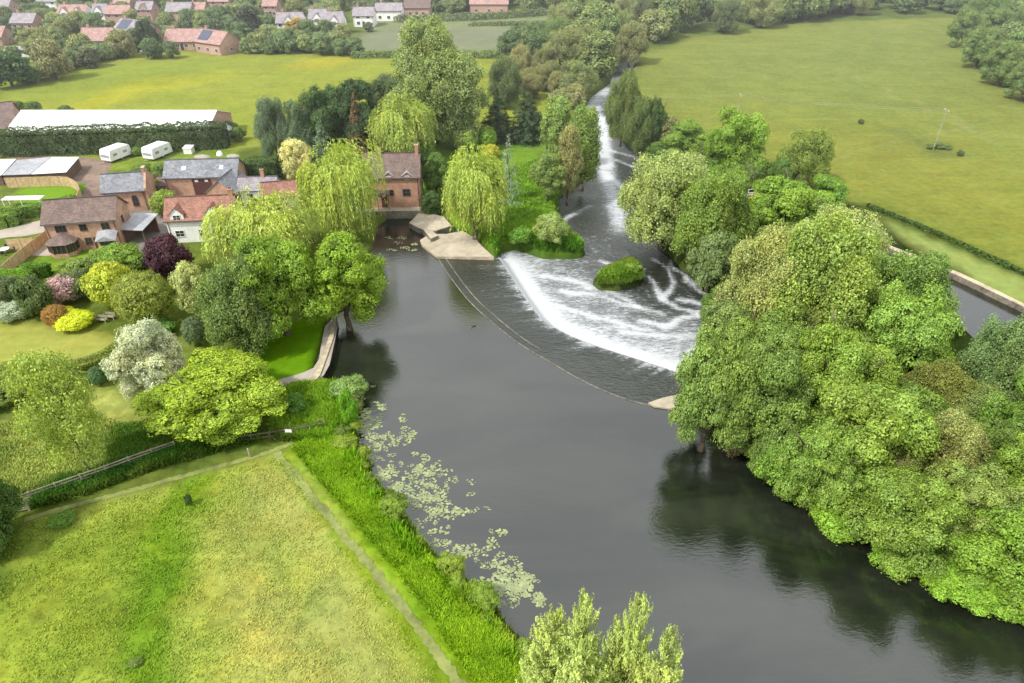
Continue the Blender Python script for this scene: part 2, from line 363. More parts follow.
def trunkmesh(W, Hh, r=.3, seed=0, nb=7, top=.8, lean=0):
    """flared trunk from z=-1 with limbs into the crown, in crown units"""
    rd = random.Random(seed); m = MB(); p = Vector((0, 0, -.05 * Hh)); rr = r * 1.5; zs = [.05, .15, .3, .45, .6, top]; pts = [p]
    for i, z in enumerate(zs):
        q = Vector((rd.uniform(-.02, .02) * W * i, rd.uniform(-.02, .02) * W * i, z * Hh)); r2 = r * (1.0 - .8 * z)
        m.tube(p, q, rr, r2, 9); p = q; rr = r2; pts.append(q)
    for i in range(nb):
        b = pts[rd.choice([2, 3, 3, 4, 4, 5])]; a = i * 2.4 + rd.random(); L = W * rd.uniform(.2, .36)
        mid = b + Vector((math.cos(a) * L * .5, math.sin(a) * L * .5, L * .55)); end = mid + Vector((math.cos(a + .3) * L * .5, math.sin(a + .3) * L * .5, L * .5))
        m.tube(b, mid, r * .42, r * .26, 7); m.tube(mid, end, r * .26, r * .08, 6)
        for k in range(2):
            a2 = a + rd.uniform(-1, 1); e2 = mid + Vector((math.cos(a2) * L * .45, math.sin(a2) * L * .45, L * rd.uniform(.2, .6))); m.tube(mid, e2, r * .15, r * .05, 5)
    me = bpy.data.meshes.new('trunk'); me.from_pydata(m.v, [], m.f); me.materials.append(M['bark'])
    for pg in me.polygons: pg.use_smooth = True
    return me
PR = {}
def proto(k, W, Hh, me, r=.3, nb=7, top=.75): PR[k] = (W, Hh, me, trunkmesh(W, Hh, r, hash(k) % 7 if False else len(PR), nb, top))
proto('chestA', 12, 10, crown(12, 10, 30, (.15, .25), rc=.75, leaf=.22, seed=1, dens=1.0, main=.6), .4)
proto('chestB', 12, 9, crown(12, 9, 36, (.13, .23), rc=.65, leaf=.21, seed=2, dens=1.0, main=.62), .4)
proto('chestC', 10, 10, crown(10, 10, 24, (.17, .28), rc=.65, leaf=.2, seed=3, dens=1.0, main=.58), .35)
proto('maple', 11, 8, crown(11, 8, 34, (.13, .22), rc=.5, leaf=.17, seed=4, dens=1.0, flat=.5, main=.8), .35)
proto('fineA', 12, 11, crown(12, 11, 22, (.18, .32), rc=.7, leaf=.2, seed=5, dens=.8, rough=.8, vert=1.9, main=.6), .3, 9)
proto('fineB', 11, 10, crown(11, 10, 18, (.2, .34), rc=.62, leaf=.19, seed=6, dens=.8, rough=.8, vert=2.1, main=.56), .3, 9)
proto('airy', 8, 9, crown(8, 9, 14, (.2, .36), rc=.6, leaf=.17, seed=7, dens=.5, core=False, rough=.9, main=.6, vert=1.4), .14, 14, .85)
proto('poplar', 6, 12, crown(6, 12, 20, (.3, .5), rc=.65, leaf=.22, seed=8, dens=.9, vert=2.0, rough=.6), .3, 6, .85)
proto('bigpop', 16, 18, crown(16, 18, 44, (.13, .24), rc=.8, leaf=.24, seed=9, dens=.75, vert=1.9, rough=.8), .55, 10, .8)
proto('bushA', 4, 3, crown(4, 3, 14, (.2, .36), rc=.35, leaf=.15, seed=10, dens=.9, main=.8), .1, 4, .5)
proto('bushB', 5, 4, crown(5, 4, 20, (.18, .3), rc=.38, leaf=.13, seed=11, dens=.9, main=.78), .12, 4, .5)
proto('clip', 5, 4.5, crown(5, 4.5, 0, rc=.3, leaf=.11, seed=12, dens=1.2, main=.95, rough=.22), .12, 4, .5)
proto('farA', 9, 8, crown(9, 8, 20, (.18, .3), rc=.8, leaf=.42, seed=13, dens=.9), .3, 4)
proto('farB', 9, 7, crown(9, 7, 24, (.16, .28), rc=.75, leaf=.42, seed=14, dens=.9), .3, 4)
proto('farC', 7, 9, crown(7, 9, 16, (.22, .36), rc=.75, leaf=.4, seed=15, dens=.85, vert=1.5), .25, 4)
proto('willowA', 14, 11, willow(14, 11, 2500, 1), .45, 8, .6)
proto('willowB', 11, 11, willow(11, 11, 2000, 2), .4, 8, .6)
proto('willowC', 14, 9, willow(14, 9, 2500, 3), .4, 8, .6)
proto('conifA', 7, 12, conifer(7, 12, 20, 1, .34, 1.0), .25, 0, .9)
proto('conifB', 8, 11, conifer(8, 11, 15, 2, .34, 1.2, power=.7), .25, 0, .9)
proto('sapling', 6, 8.5, conifer(6, 8.5, 15, 5, .24, 1.9, sag=-.5, power=.6), .12, 4, .9)
proto('cedar', 6, 9, conifer(6, 9, 10, 3, .22, .6, sag=-.05), .16, 4, .95)

# ------------------------------------------------------------------ layout lines (surveyed positions)
sillA = GP([(437, 257), (452, 280), (470, 303), (495, 325), (520, 345), (550, 362), (580, 380), (615, 396), (645, 405), (668, 408), (700, 412)], 0)
crestB = GP([(498, 257), (511, 277), (524, 297), (540, 319), (562, 333), (592, 345), (632, 358), (672, 371), (700, 380), (730, 389)], -.25)
def resample(p, n):
    p = [Vector(q) for q in p]; L = [0]
    for a, b in zip(p, p[1:]): L.append(L[-1] + (b - a).length)
    out = []
    for i in range(n):
        s = L[-1] * i / (n - 1); j = min(max(k for k in range(len(L)) if L[k] <= s + 1e-9), len(p) - 2)
        t = (s - L[j]) / (L[j + 1] - L[j]); out.append(tuple(p[j].lerp(p[j + 1], t)))
    return out
def smooth(p, it=2):
    for _ in range(it):
        q = [p[0]]
        for a, b in zip(p, p[1:]): q += [(a[0] * .75 + b[0] * .25, a[1] * .75 + b[1] * .25), (a[0] * .25 + b[0] * .75, a[1] * .25 + b[1] * .75)]
        p = q + [p[-1]]
    return p
sillA = resample(smooth(sillA), 60); crestB = resample(smooth(crestB, 1), 60)
leftbank = GP([(410, 214), (395, 216), (382, 226), (374, 260), (360, 300), (336, 318), (329, 345), (318, 374), (345, 388), (353, 410), (356, 445), (374, 478), (392, 508), (420, 545), (450, 575), (480, 600), (505, 625), (525, 655), (550, 700), (580, 790)], 0)
rightbank = GP([(1300, 760), (1100, 672), (1024, 612), (960, 585), (910, 555), (868, 512), (830, 480), (800, 462), (765, 440), (735, 422), (700, 412)], 0)
padedge = GP([(437, 257), (423, 246), (420, 238), (430, 234), (418, 232), (409, 224), (428, 208)], 0)
UP = leftbank + [(12, 8), (70, 8)] + rightbank + [tuple(p) for p in sillA[::-1]] + padedge
dn_right = GP([(735, 372), (716, 342), (722, 318), (718, 300), (700, 285), (680, 268), (660, 248), (650, 225), (655, 195), (648, 165), (628, 148), (620, 140), (613, 122), (616, 100), (628, 80), (634, 66), (646, 46), (690, 30), (760, 18)], ZDN)
dn_left = GP([(760, 15), (690, 26), (632, 42), (615, 66), (610, 84), (590, 98), (585, 108), (592, 125), (597, 150), (598, 163), (585, 180), (560, 198), (556, 222), (572, 240), (586, 252), (583, 259), (545, 259), (515, 250), (503, 253)], ZDN)
DN = dn_right + dn_left + [crestB[0]] + [tuple(p) for p in crestB]
APR = [tuple(p) for p in sillA] + [tuple(p) for p in crestB[::-1]]
CAN = GP([(868, 240), (900, 258), (965, 287), (1010, 311), (1040, 326), (1200, 410), (1140, 425), (1000, 350), (950, 322), (850, 262)], 0)
ISL = GP([(592, 282), (600, 274), (620, 266), (638, 264), (644, 274), (640, 286), (618, 292), (598, 291)], ZDN)

PADS = [GP([(420, 240), (430, 234), (446, 234), (463, 231), (475, 238), (482, 246), (494, 257), (437, 257), (428, 250), (422, 245)], .3), GP([(424, 206), (434, 206), (432, 214), (444, 217), (452, 226), (436, 231), (426, 231), (418, 228), (409, 223), (417, 215)], .9)]
def water_s(x, y):
    d = np.maximum(sdist(x, y, UP), sdist(x, y, DN)); d = np.maximum(d, sdist(x, y, CAN)); d = np.maximum(d, np.maximum(sdist(x, y, PADS[0]), sdist(x, y, PADS[1])) + .3); a = sdist(x, y, APR)
    d = np.maximum(d, a)
    near = (np.abs(segdist(x, y, [tuple(p) for p in sillA])) < 1.2) | (segdist(x, y, [tuple(p) for p in crestB]) < 1.2)
    ins = inside(x, y, UP) | inside(x, y, DN) | inside(x, y, APR)
    d = np.where(near & ins, np.maximum(d, 1.2), d)
    return np.minimum(d, -sdist(x, y, ISL))
def hgt(x, y, full=True):
    x = np.asarray(x, float); y = np.asarray(y, float)
    base = LAND + (.16 * (vn(x, y, 9, 5) - .5) + .1 * (vn(x, y, 3.1, 6) - .5)) * sm(92, 80, y)
    d = water_s(x, y) + .5 * (vn(x, y, 1.7, 8) - .5)
    return base + (-3.2 - base) * sm(-1.3, 1.1, d)

# ------------------------------------------------------------------ ground colouring zones
Z = []
def zone(pts, col, feather=1.0, amt=1.0, wob=0, alpha=None, z=LAND): Z.append(('p', GP(pts, z), gc(*col), feather, amt, wob, alpha))
def zline(pts, col, w, amt=1.0, alpha=None, z=LAND): Z.append(('l', GP(pts, z), gc(*col), w, amt, 0, alpha))
zone([(-700, 130), (0, 100), (0, 60), (130, 50), (300, 52), (600, 54), (600, 75), (560, 120), (500, 140), (300, 140), (-700, 300)], (164, 177, 70), 2, alpha=.5)
zone([(60, 108), (120, 82), (230, 70), (240, 76), (150, 92), (80, 116)], (200, 196, 50), 6, .6, 3)
zone([(285, 66), (310, 58), (345, 57), (352, 62), (310, 70)], (205, 195, 60), 6, .6, 3)
zone([(0, 66), (200, 62), (240, 75), (100, 90), (0, 95)], (135, 165, 60), 10, .35, 5)
zone([(355, 52), (370, 20), (420, 14), (760, 14), (640, 30), (560, 60), (520, 52)], (150, 164, 112), 3, alpha=.4)
zone([(345, 48), (352, 38), (385, 26), (560, 28), (560, 48), (500, 50)], (148, 154, 128), 8, .8, 6)
zone([(450, 8), (720, 0), (740, 10), (480, 16)], (160, 175, 85), 5)
# right meadow
zone([(645, 55), (690, 38), (800, 22), (1024, 16), (1500, 0), (1500, 420), (1200, 340), (1024, 268), (930, 225), (870, 205), (770, 165), (650, 130), (625, 95)], (150, 162, 74), 3, alpha=.5)
zone([(720, 130), (900, 130), (1100, 200), (1100, 270), (900, 205)], (158, 156, 72), 22, .4, 8)
zone([(850, 25), (1000, 30), (960, 100), (1040, 150), (850, 110), (660, 90), (660, 60)], (138, 155, 85), 30, .5, 10)
zone([(870, 207), (1024, 291), (1300, 440), (1300, 400), (1024, 272), (868, 203)], (88, 108, 48), .8)
zone([(868, 214), (1024, 278), (1300, 410), (1300, 520), (1024, 305), (960, 273), (880, 235)], (170, 188, 105), 1.2, alpha=.35)
zone([(880, 125), (935, 140), (960, 155), (935, 158)], (120, 140, 75), 3, .5, 2)
for tr_k in ([(700, 60), (840, 70), (960, 120), (1100, 190)], [(700, 63), (838, 73), (955, 123), (1100, 195)], [(780, 180), (860, 150), (1000, 120)], [(150, 60), (240, 78), (330, 100), (400, 118)], [(0, 92), (120, 78), (260, 70)]): zline(tr_k, (168, 172, 104), .5, .45)
# woodland floor under the right bank trees
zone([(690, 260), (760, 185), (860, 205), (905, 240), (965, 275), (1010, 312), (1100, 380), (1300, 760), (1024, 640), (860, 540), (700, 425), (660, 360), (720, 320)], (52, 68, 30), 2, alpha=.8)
# near left meadow
zone([(-900, 560), (30, 520), (150, 490), (285, 452), (345, 430), (380, 470), (470, 580), (560, 700), (650, 900), (-900, 900)], (176, 192, 86), 1.2, alpha=.8)
zone([(-300, 600), (0, 545), (90, 520), (210, 485), (180, 560), (150, 640), (190, 700), (-400, 720)], (154, 178, 62), 3, .7, 5, alpha=.85)
zone([(205, 480), (196, 545), (160, 620), (178, 700), (130, 700), (135, 600), (150, 540), (180, 490)], (130, 168, 46), 1.5, .9, 3, alpha=.9)
zone([(200, 520), (290, 500), (360, 640), (380, 720), (190, 720), (190, 600)], (194, 196, 108), 3, .75, 5, alpha=.9)
zone([(250, 480), (300, 480), (430, 700), (340, 700), (290, 560)], (186, 194, 110), 2, .7, 3, alpha=.6)
zone([(262, 600), (320, 595), (350, 640), (330, 700), (270, 690)], (150, 168, 92), 3, .7, 4)
zone([(-200, 500), (20, 500), (30, 540), (0, 600), (-200, 620)], (96, 120, 48), 3, .8, 2)
# bright rank grass beside the river
zone([(285, 440), (345, 415), (385, 500), (430, 560), (500, 630), (540, 700), (450, 700), (400, 600), (300, 460)], (142, 182, 44), 1.0, 1, 1, alpha=.9)
zline([(283, 458), (330, 523), (395, 610), (445, 690), (500, 800)], (138, 168, 44), .55, .95)
zone([(250, 330), (325, 315), (318, 372), (285, 378), (240, 400)], (118, 170, 28), .8, alpha=.4)
zone([(282, 385), (345, 380), (352, 420), (330, 430), (270, 432)], (140, 178, 52), 1, alpha=.6)
zone([(0, 320), (60, 325), (110, 335), (130, 352), (70, 366), (0, 375), (-300, 460), (-300, 360)], (186, 192, 96), 1.2, alpha=.35)
zone([(100, 385), (140, 400), (160, 430), (110, 425), (90, 400)], (190, 200, 105), 1.2)
zone([(90, 440), (150, 418), (215, 436), (180, 440), (120, 470)], (88, 128, 34), 1.2, .9, 1.5)  # tree shade painted into the ground as dark green
zone([(0, 425), (60, 400), (110, 420), (100, 475), (0, 500)], (174, 188, 96), 2, alpha=1)
zone([(60, 480), (170, 450), (250, 433), (262, 440), (170, 462), (60, 500), (20, 512)], (78, 130, 32), .8, .95, .5)
# mill garden
zone([(425, 180), (440, 150), (520, 150), (600, 165), (598, 180), (562, 200), (556, 225), (586, 255), (520, 258), (500, 256), (480, 245), (450, 225)], (132, 172, 52), 2, alpha=.6)
zone([(490, 240), (586, 240), (586, 262), (500, 262)], (112, 165, 34), 1, alpha=.8)
zone([(440, 140), (500, 150), (600, 165), (605, 150), (530, 135)], (120, 165, 50), 2, .8)
zone([(360, 175), (440, 150), (440, 185), (425, 200)], (100, 150, 40), 2)
zone([(98, 150), (235, 150), (240, 163), (170, 165), (150, 175), (100, 165)], (142, 168, 66), 1, alpha=.8)
zone([(18, 182), (82, 178), (86, 190), (60, 203), (18, 203)], (140, 185, 50), .6, alpha=.25)
zone([(85, 175), (105, 180), (95, 195), (84, 192)], (120, 160, 60), .6)
zone([(30, 262), (80, 240), (130, 255), (100, 285), (30, 300)], (140, 178, 66), 1)
def zonecol(x, y):
    x = np.asarray(x, float); y = np.asarray(y, float)
    n = vn(x, y, 30, 20)[..., None]
    col = np.array(gc(118, 138, 62)) * (.85 + .3 * n); al = np.full(np.shape(x), .8)
    for kind, pts, c, fe, amt, wob, alpha in Z:
        if kind == 'p':
            d = sdist(x, y, pts) + (wob * 2 * (fbm(x, y, max(2., wob * 3), 30) - .5) if wob else .5 * (vn(x, y, 1.2, 31) - .5))
            w = sm(-fe, fe, d) * amt
        else: w = (1 - sm(fe * .6, fe * 1.3, segdist(x, y, pts) + .3 * (vn(x, y, .9, 31) - .5))) * amt
        col = col * (1 - w[..., None]) + np.array(c) * w[..., None]
        if alpha is not None: al = al * (1 - w) + alpha * w
    fz = (.08 * (1 - np.exp(-np.maximum(0, np.hypot(x, y) - 110) / 420)))[..., None]; col = col * (1 - fz) + np.array((.3, .32, .26)) * fz  # distance haze blended into the ground colour
    pm = fbm(x, y, 2.6, 33) - .5; pq = fbm(x, y, 7.0, 36) - .5; col = col * (1 + (np.array((1.05, .7, .9)) * (pm * .6)[..., None] + np.array((.8, .45, .7)) * (pq * .7)[..., None]) * al[..., None] ** 2)
    # damp dark soil by the water
    d = water_s(x, y); w = sm(-1.2, .2, d) * .75
    col = col * (1 - w[..., None]) + np.array((.035, .045, .02)) * w[..., None]
    return col, al
def axis(parts):
    out = []
    for a, b, s in parts: out.append(np.arange(a, b, s))
    return np.concatenate(out)
def expo(a, b, n): return a * (b / a) ** (np.arange(1, n + 1) / n)
xs = np.concatenate([-expo(330, 4000, 18)[::-1], np.arange(-330, -80, 2.0), np.arange(-80, 60, .7), np.arange(60, 331, 2.0), expo(331, 4000, 18)])
ys = np.concatenate([-expo(20, 600, 8)[::-1], np.arange(-20, 20, 4.), np.arange(20, 175, .7), np.arange(175, 460, 1.8), expo(460, 5000, 18)])
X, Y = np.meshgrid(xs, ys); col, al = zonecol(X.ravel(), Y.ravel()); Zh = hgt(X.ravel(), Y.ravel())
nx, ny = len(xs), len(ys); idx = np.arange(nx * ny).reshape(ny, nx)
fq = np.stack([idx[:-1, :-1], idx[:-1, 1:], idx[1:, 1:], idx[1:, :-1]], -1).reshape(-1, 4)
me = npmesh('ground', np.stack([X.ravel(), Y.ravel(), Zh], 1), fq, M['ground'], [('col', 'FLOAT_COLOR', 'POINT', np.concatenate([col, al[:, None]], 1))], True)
tag(link('ground', me), kind='structure')
def gz(x, y): return float(hgt(np.array([x]), np.array([y]))[0])

# ------------------------------------------------------------------ water
def sheet(name, poly, z, mat, kind='structure'):
    from mathutils.geometry import tessellate_polygon
    tr = tessellate_polygon([[Vector((p[0], p[1], 0)) for p in poly]])
    m = MB(); m.add([(p[0], p[1], z) for p in poly], [tuple(t) for t in tr]); o = m.build(name, mat)
    for p in o.data.polygons:
        if p.normal.z < 0: p.flip()
    if kind: o['kind'] = kind
    return o
# pool above the weir: wide sheet running under both banks, closed by the sill
far_l = GP([(350, 195), (300, 260), (270, 380), (320, 470), (430, 620), (500, 760)], 0)
poolp = [tuple(p) for p in sillA[::-1]] + [(sillA[0][0] + .2, sillA[0][1] + 1.0)] + GP([(470, 235), (450, 205), (420, 203)], 0) + far_l + [(-2, 0), (150, 0), (110, 40), (60, 48), (40, 56), (24, 60)]
sheet('river_water', poolp, ZUP, M['water'])
# slope of the weir and the fall: strips between the lines
def offset(line, d):
    out = []
    for i, p in enumerate(line):
        a = Vector(line[max(0, i - 1)]); b = Vector(line[min(len(line) - 1, i + 1)]); t = (b - a).normalized(); out.append((p[0] + t.y * -d, p[1] + t.x * d))
    return out
Cl = offset(crestB, 1.5)
if inside(np.array([Cl[30][0]]), np.array([Cl[30][1]]), APR)[0]: Cl = offset(crestB, -1.5); SG = -1
else: SG = 1
def strip_mesh(name, A, B, za, zb, mat, n=12, foamf=None, jz=0.0):
    V = []; Fo = []
    for i in range(len(A)):
        for j in range(n + 1):
            t = j / n; x = A[i][0] * (1 - t) + B[i][0] * t; y = A[i][1] * (1 - t) + B[i][1] * t
            V.append((x, y, za + (zb - za) * (t * t * (3 - 2 * t)) + jz * (random.random() - .5))); Fo.append(foamf(i, t) if foamf else 0)
    ix = np.arange(len(A) * (n + 1)).reshape(len(A), n + 1)
    f = np.stack([ix[:-1, :-1], ix[:-1, 1:], ix[1:, 1:], ix[1:, :-1]], -1).reshape(-1, 4)
    V = np.array(V)
    me = npmesh(name, V, f, mat, [('foam', 'FLOAT', 'POINT', np.array(Fo))], True)
    if me.polygons[0].normal.z < 0: me.flip_normals()
    return link(name, me)
A2 = resample(sillA, 200); B2 = resample(crestB, 200); C2 = resample(Cl, 200)
rn = np.random.default_rng(3); st = np.convolve(rn.random(230), np.ones(3) / 3, 'same')
tag(strip_mesh('weir_slope_water', A2, B2, -.03, -.27, M['rapid'], 14, lambda i, t: .02 + .24 * st[i] * min(1, t * 1.5) + .25 * max(0, t - .8) * 5 * (.2 + st[i])), kind='structure')
tag(strip_mesh('weir_fall_water', B2, C2, -.27, -1.27, M['rapid'], 8, lambda i, t: .62 + .3 * t, .05), kind='structure')
# lower river
gx = np.arange(-8, 75, .5); gy = np.arange(56, 330, .5); XX, YY = np.meshgrid(gx, gy); x = XX.ravel(); y = YY.ravel()
dC = segdist(x, y, [tuple(p) for p in Cl])
nb = fbm(x, y, 6, 40)
foam = .55 * np.exp(-(dC / 1.7) ** 1.5) + .11 * np.exp(-(dC / 11.) ** 2) + .14 * (nb - .5)
swirls = [[(600, 262), (640, 268), (655, 285), (668, 303), (690, 312), (712, 315)], [(655, 258), (668, 272), (672, 286), (660, 300)], [(668, 262), (684, 278), (702, 292), (720, 298)],
          [(700, 312), (680, 322), (660, 326), (640, 322)], [(676, 300), (700, 303), (716, 308)], [(716, 330), (700, 350), (690, 362), (676, 368)], [(560, 290), (620, 300), (660, 315)], [(540, 275), (590, 285), (640, 306)],
          [(620, 330), (660, 338), (700, 336)], [(560, 305), (600, 318), (650, 330)]]
for k, s in enumerate(swirls):
    d = segdist(x + 1.2 * (vn(x, y, 2.5, 50 + k) - .5), y + 1.2 * (vn(x, y, 2.5, 60 + k) - .5), smooth(GP(s, ZDN)))
    foam += (.30 if k < 6 else .2) * np.exp(-(d / .55) ** 2)
d = segdist(x, y, GP([(690, 378), (684, 366), (700, 350), (715, 338)], ZDN)); foam += .5 * np.exp(-(d / .9) ** 2)
tr_ = GP([(604, 118), (602, 150), (606, 175), (615, 200), (622, 225)], ZDN); d = segdist(x, y, tr_); foam += .25 * np.exp(-(d / 2.0) ** 2) * sm(205, 150, y) * .8  # trail below the rapid: foam, with sky glare painted in as white
foam += .35 * np.exp(-(segdist(x, y, GP([(622, 78), (612, 84), (596, 102), (592, 108)], ZDN)) / 3.2) ** 2)
foam += .42 * np.exp(-(segdist(x, y, GP([(590, 108), (600, 118), (604, 150), (605, 165)], ZDN)) / 2.0) ** 2)
foam += .16 * np.exp(-(segdist(x, y, GP([(606, 165), (612, 195), (620, 230)], ZDN)) / 2.6) ** 2)  # soft sky glare on the water, painted as faint white
for s in ([(612, 150), (640, 158), (660, 172)], [(618, 160), (640, 168), (650, 180)], [(560, 225), (575, 215), (592, 206)], [(606, 172), (628, 190), (640, 215)]):
    foam += .25 * np.exp(-(segdist(x + vn(x, y, 3, 70), y, GP(s, ZDN)) / .8) ** 2)
foam += .1 + .16 * sm(26, 8, dC)
amp = .10 * np.clip(foam, 0, 1) + .02
zz = ZDN + amp * (fbm(x, y, 1.3, 45) - .5) * 2 - .25 * np.clip(1 - dC / 1.0, 0, 1)
ok = inside(x, y, DN) | (sdist(x, y, DN) > -3.5)
okB = ~inside(x, y, [tuple(p) for p in APR] ) & ~inside(x, y, UP)
# keep the sheet off the pool side of the fall
side = np.zeros(len(x), bool)
ring = [tuple(p) for p in Cl] + [tuple(p) for p in sillA[::-1]]; side = inside(x, y, ring)
keepv = ok & okB & ~side
nxx, nyy = len(gx), len(gy); ix = np.arange(nxx * nyy).reshape(nyy, nxx)
f = np.stack([ix[:-1, :-1], ix[:-1, 1:], ix[1:, 1:], ix[1:, :-1]], -1).reshape(-1, 4)
f = f[keepv[f].any(1)]
used, inv = np.unique(f.ravel(), return_inverse=True)
me = npmesh('rapids_water', np.stack([x, y, zz], 1)[used], inv.reshape(-1, 4), M['rapid'], [('foam', 'FLOAT', 'POINT', foam[used])], True)
tag(link('rapids_water', me), kind='structure')
sheet('canal_water', GP([(820, 225), (900, 235), (1200, 380), (1300, 500), (1140, 460), (900, 330), (830, 270)], 0.1), .1, M['water'])
# stone sills in the water
def ribbon(name, line, w, z0, z1, mat, jit=0, **k):
    L = offset(line, w / 2); Rr = offset(line, -w / 2); V = []; n = len(line)
    for i in range(n):
        j = 1 + jit * (random.random() - .5); a = Vector(L[i]).lerp(Vector(Rr[i]), .5); l = a + (Vector(L[i]) - a) * j; r = a + (Vector(Rr[i]) - a) * j
        V += [(l.x, l.y, z0), (l.x, l.y, z1 + jit * .04 * random.random()), (r.x, r.y, z1 + jit * .04 * random.random()), (r.x, r.y, z0)]
    F_ = []
    for i in range(n - 1):
        a, b = 4 * i, 4 * i + 4
        F_ += [(a, b, b + 1, a + 1), (a + 1, b + 1, b + 2, a + 2), (a + 2, b + 2, b + 3, a + 3)]
    F_ += [(0, 1, 2, 3), (4 * n - 1, 4 * n - 2, 4 * n - 3, 4 * n - 4)]
    m = MB(); m.add(V, F_); o = m.build(name, mat, k.get('parent')); return o
w_ = thing('weir', 'long curved weir with low stone sills crossing the river', 'weir', (sillA[30][0], sillA[30][1], 0))
def wp(o, par): o.parent = par; o.matrix_parent_inverse = Matrix.Translation(-Vector(par.location)); return o
SA = resample(sillA, 260)
wp(ribbon('sill', SA, .15, -.8, .02, M['sill'], .9), w_)
wp(ribbon('sill', [p for p in offset(SA, 1.2 * SG)][:150], .16, -.8, -.02, M['sill'], .6), w_)
wp(ribbon('sill', resample(crestB, 120), .3, -1.2, -.29, M['sill'], .3), w_)

# ------------------------------------------------------------------ path sheets
def smoothpx(pts, n=80, z=LAND): return resample(smooth(GP(pts, z)), n)
def pathstrip(name, pts, w, mat, dz=.05, jit=.25, n=120):
    line = smoothpx(pts, n); L = offset(line, w / 2); Rr = offset(line, -w / 2); V = []
    for i in range(n):
        a = Vector(L[i]); b = Vector(Rr[i]); m0 = a.lerp(b, .5)
        for q in (m0 + (a - m0) * (1 + jit * (random.random() - .5)), m0.lerp(a, .3), m0.lerp(b, .3), m0 + (b - m0) * (1 + jit * (random.random() - .5))): V.append((q.x, q.y, gz(q.x, q.y) + dz))
    m = MB(); m.add(V, [(4 * i + k, 4 * i + k + 1, 4 * i + k + 5, 4 * i + k + 4) for i in range(n - 1) for k in range(3)]); o = m.build(name, mat)
    for p in o.data.polygons:
        if p.normal.z < 0: p.flip()
    return tag(o, kind='structure')
def grounded_patch(name, pts, mat, dz=.06, z=LAND, step=.8):
    """sheet over uneven ground, cut from a small grid"""
    P = smooth(GP(pts + [pts[0]], z), 1)[:-1]; ax = [p[0] for p in P]; ay = [p[1] for p in P]
    from mathutils.geometry import tessellate_polygon
    top = max(gz(p[0], p[1]) for p in P) + dz
    m = MB(); m.prism(P, LAND - .5, max(top, LAND + dz + .08)); o = m.build(name, mat); return tag(o, kind='structure')
def sheet_on(name, pts, mat, lvl=1):
    P = smooth(GP(pts + [pts[0]]), 1)[:-1] if len(pts) > 4 else GP(pts)
    return sheet(name, P, LAND + .006 * lvl + .02, mat)
pathstrip('footpath', [(276, 452), (318, 505), (360, 553), (405, 610), (448, 668), (500, 740)], .8, M['earth'], .04, .8)
pathstrip('footpath', [(24, 520), (70, 506), (120, 494), (175, 478), (240, 461), (285, 447), (325, 425)], .6, M['earth'], .03, .6)
sheet_on('gravel_yard', [(0, 168), (8, 156), (110, 158), (112, 168), (98, 182), (150, 172), (172, 172), (172, 178), (118, 200), (98, 222), (66, 214), (84, 196), (86, 180), (0, 186)], M['gravel'])
sheet_on('courtyard', [(112, 205), (160, 185), (240, 182), (250, 215), (175, 235), (150, 262), (120, 262), (95, 230)], M['greypave'], 2)
sheet_on('driveway', [(-300, 250), (-40, 240), (10, 228), (50, 218), (66, 217), (60, 228), (30, 236), (0, 238), (-300, 300)], M['pave'], 3)
sheet_on('patio', [(24, 252), (52, 232), (58, 248), (56, 256), (30, 256)], M['pave'], 4)
sheet_on('garden_path', [(278, 380), (300, 374), (318, 366), (322, 340), (326, 322), (338, 322), (334, 345), (328, 372), (312, 384), (280, 388)], M['pave'], 2)

# ------------------------------------------------------------------ trees
def solve(x0, y0, x1, y1, zb, ground=LAND):
    cx, cy = (x0 + x1) / 2, (y0 + y1) / 2; a = math.atan((cy - 341.5) / F); dip = PITCH + a; h = 5
    for _ in range(12):
        t = depth(cx, cy, ground + zb + h / 2); W = (x1 - x0) * t / F; Hm = (y1 - y0) * t * math.cos(a) / F
        h = math.sqrt(max(Hm * Hm - (W * math.sin(dip)) ** 2, (.42 * W * math.cos(dip)) ** 2)) / math.cos(dip)
    p = G(cx, cy, ground + zb + h / 2); return p.x, p.y, W, h
TREES = []
def plant(kind, x, y, W, h, zb, col, name, label, cat, group=None, zg=None, rz=None):
    pw, ph, cm, tm = PR[kind]; g = (gz(x, y) if zg is None else zg)
    if g < -.5: g = max(g, .3)
    o = thing(name, label, cat, (x, y, g), random.uniform(0, 6.28) if rz is None else rz, group)
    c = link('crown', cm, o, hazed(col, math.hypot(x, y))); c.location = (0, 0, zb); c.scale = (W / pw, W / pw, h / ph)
    t = link('trunk', tm, o); t.scale = (W / pw, W / pw, (zb + h * .95) / ph)
    TREES.append((x, y, W)); return o
def T(kind, box, col, label, zb=0.4, name='tree', cat=None, group=None, k=1.0, zg=None):
    x, y, W, h = solve(*box, zb, LAND if zg is None else zg)
    cat = cat or ('shrub' if 'shrub' in name or 'bush' in name else 'tree')
    return plant(kind, x, y, W, h, zb, lc(*col, k), name, label, cat, group, zg)
BR = (130, 164, 50); YG = (165, 182, 62); WI = (180, 196, 92); OL = (160, 168, 102); DK = (66, 92, 50); GG = (122, 140, 82); BL = (125, 145, 112); MG = (110, 142, 62)
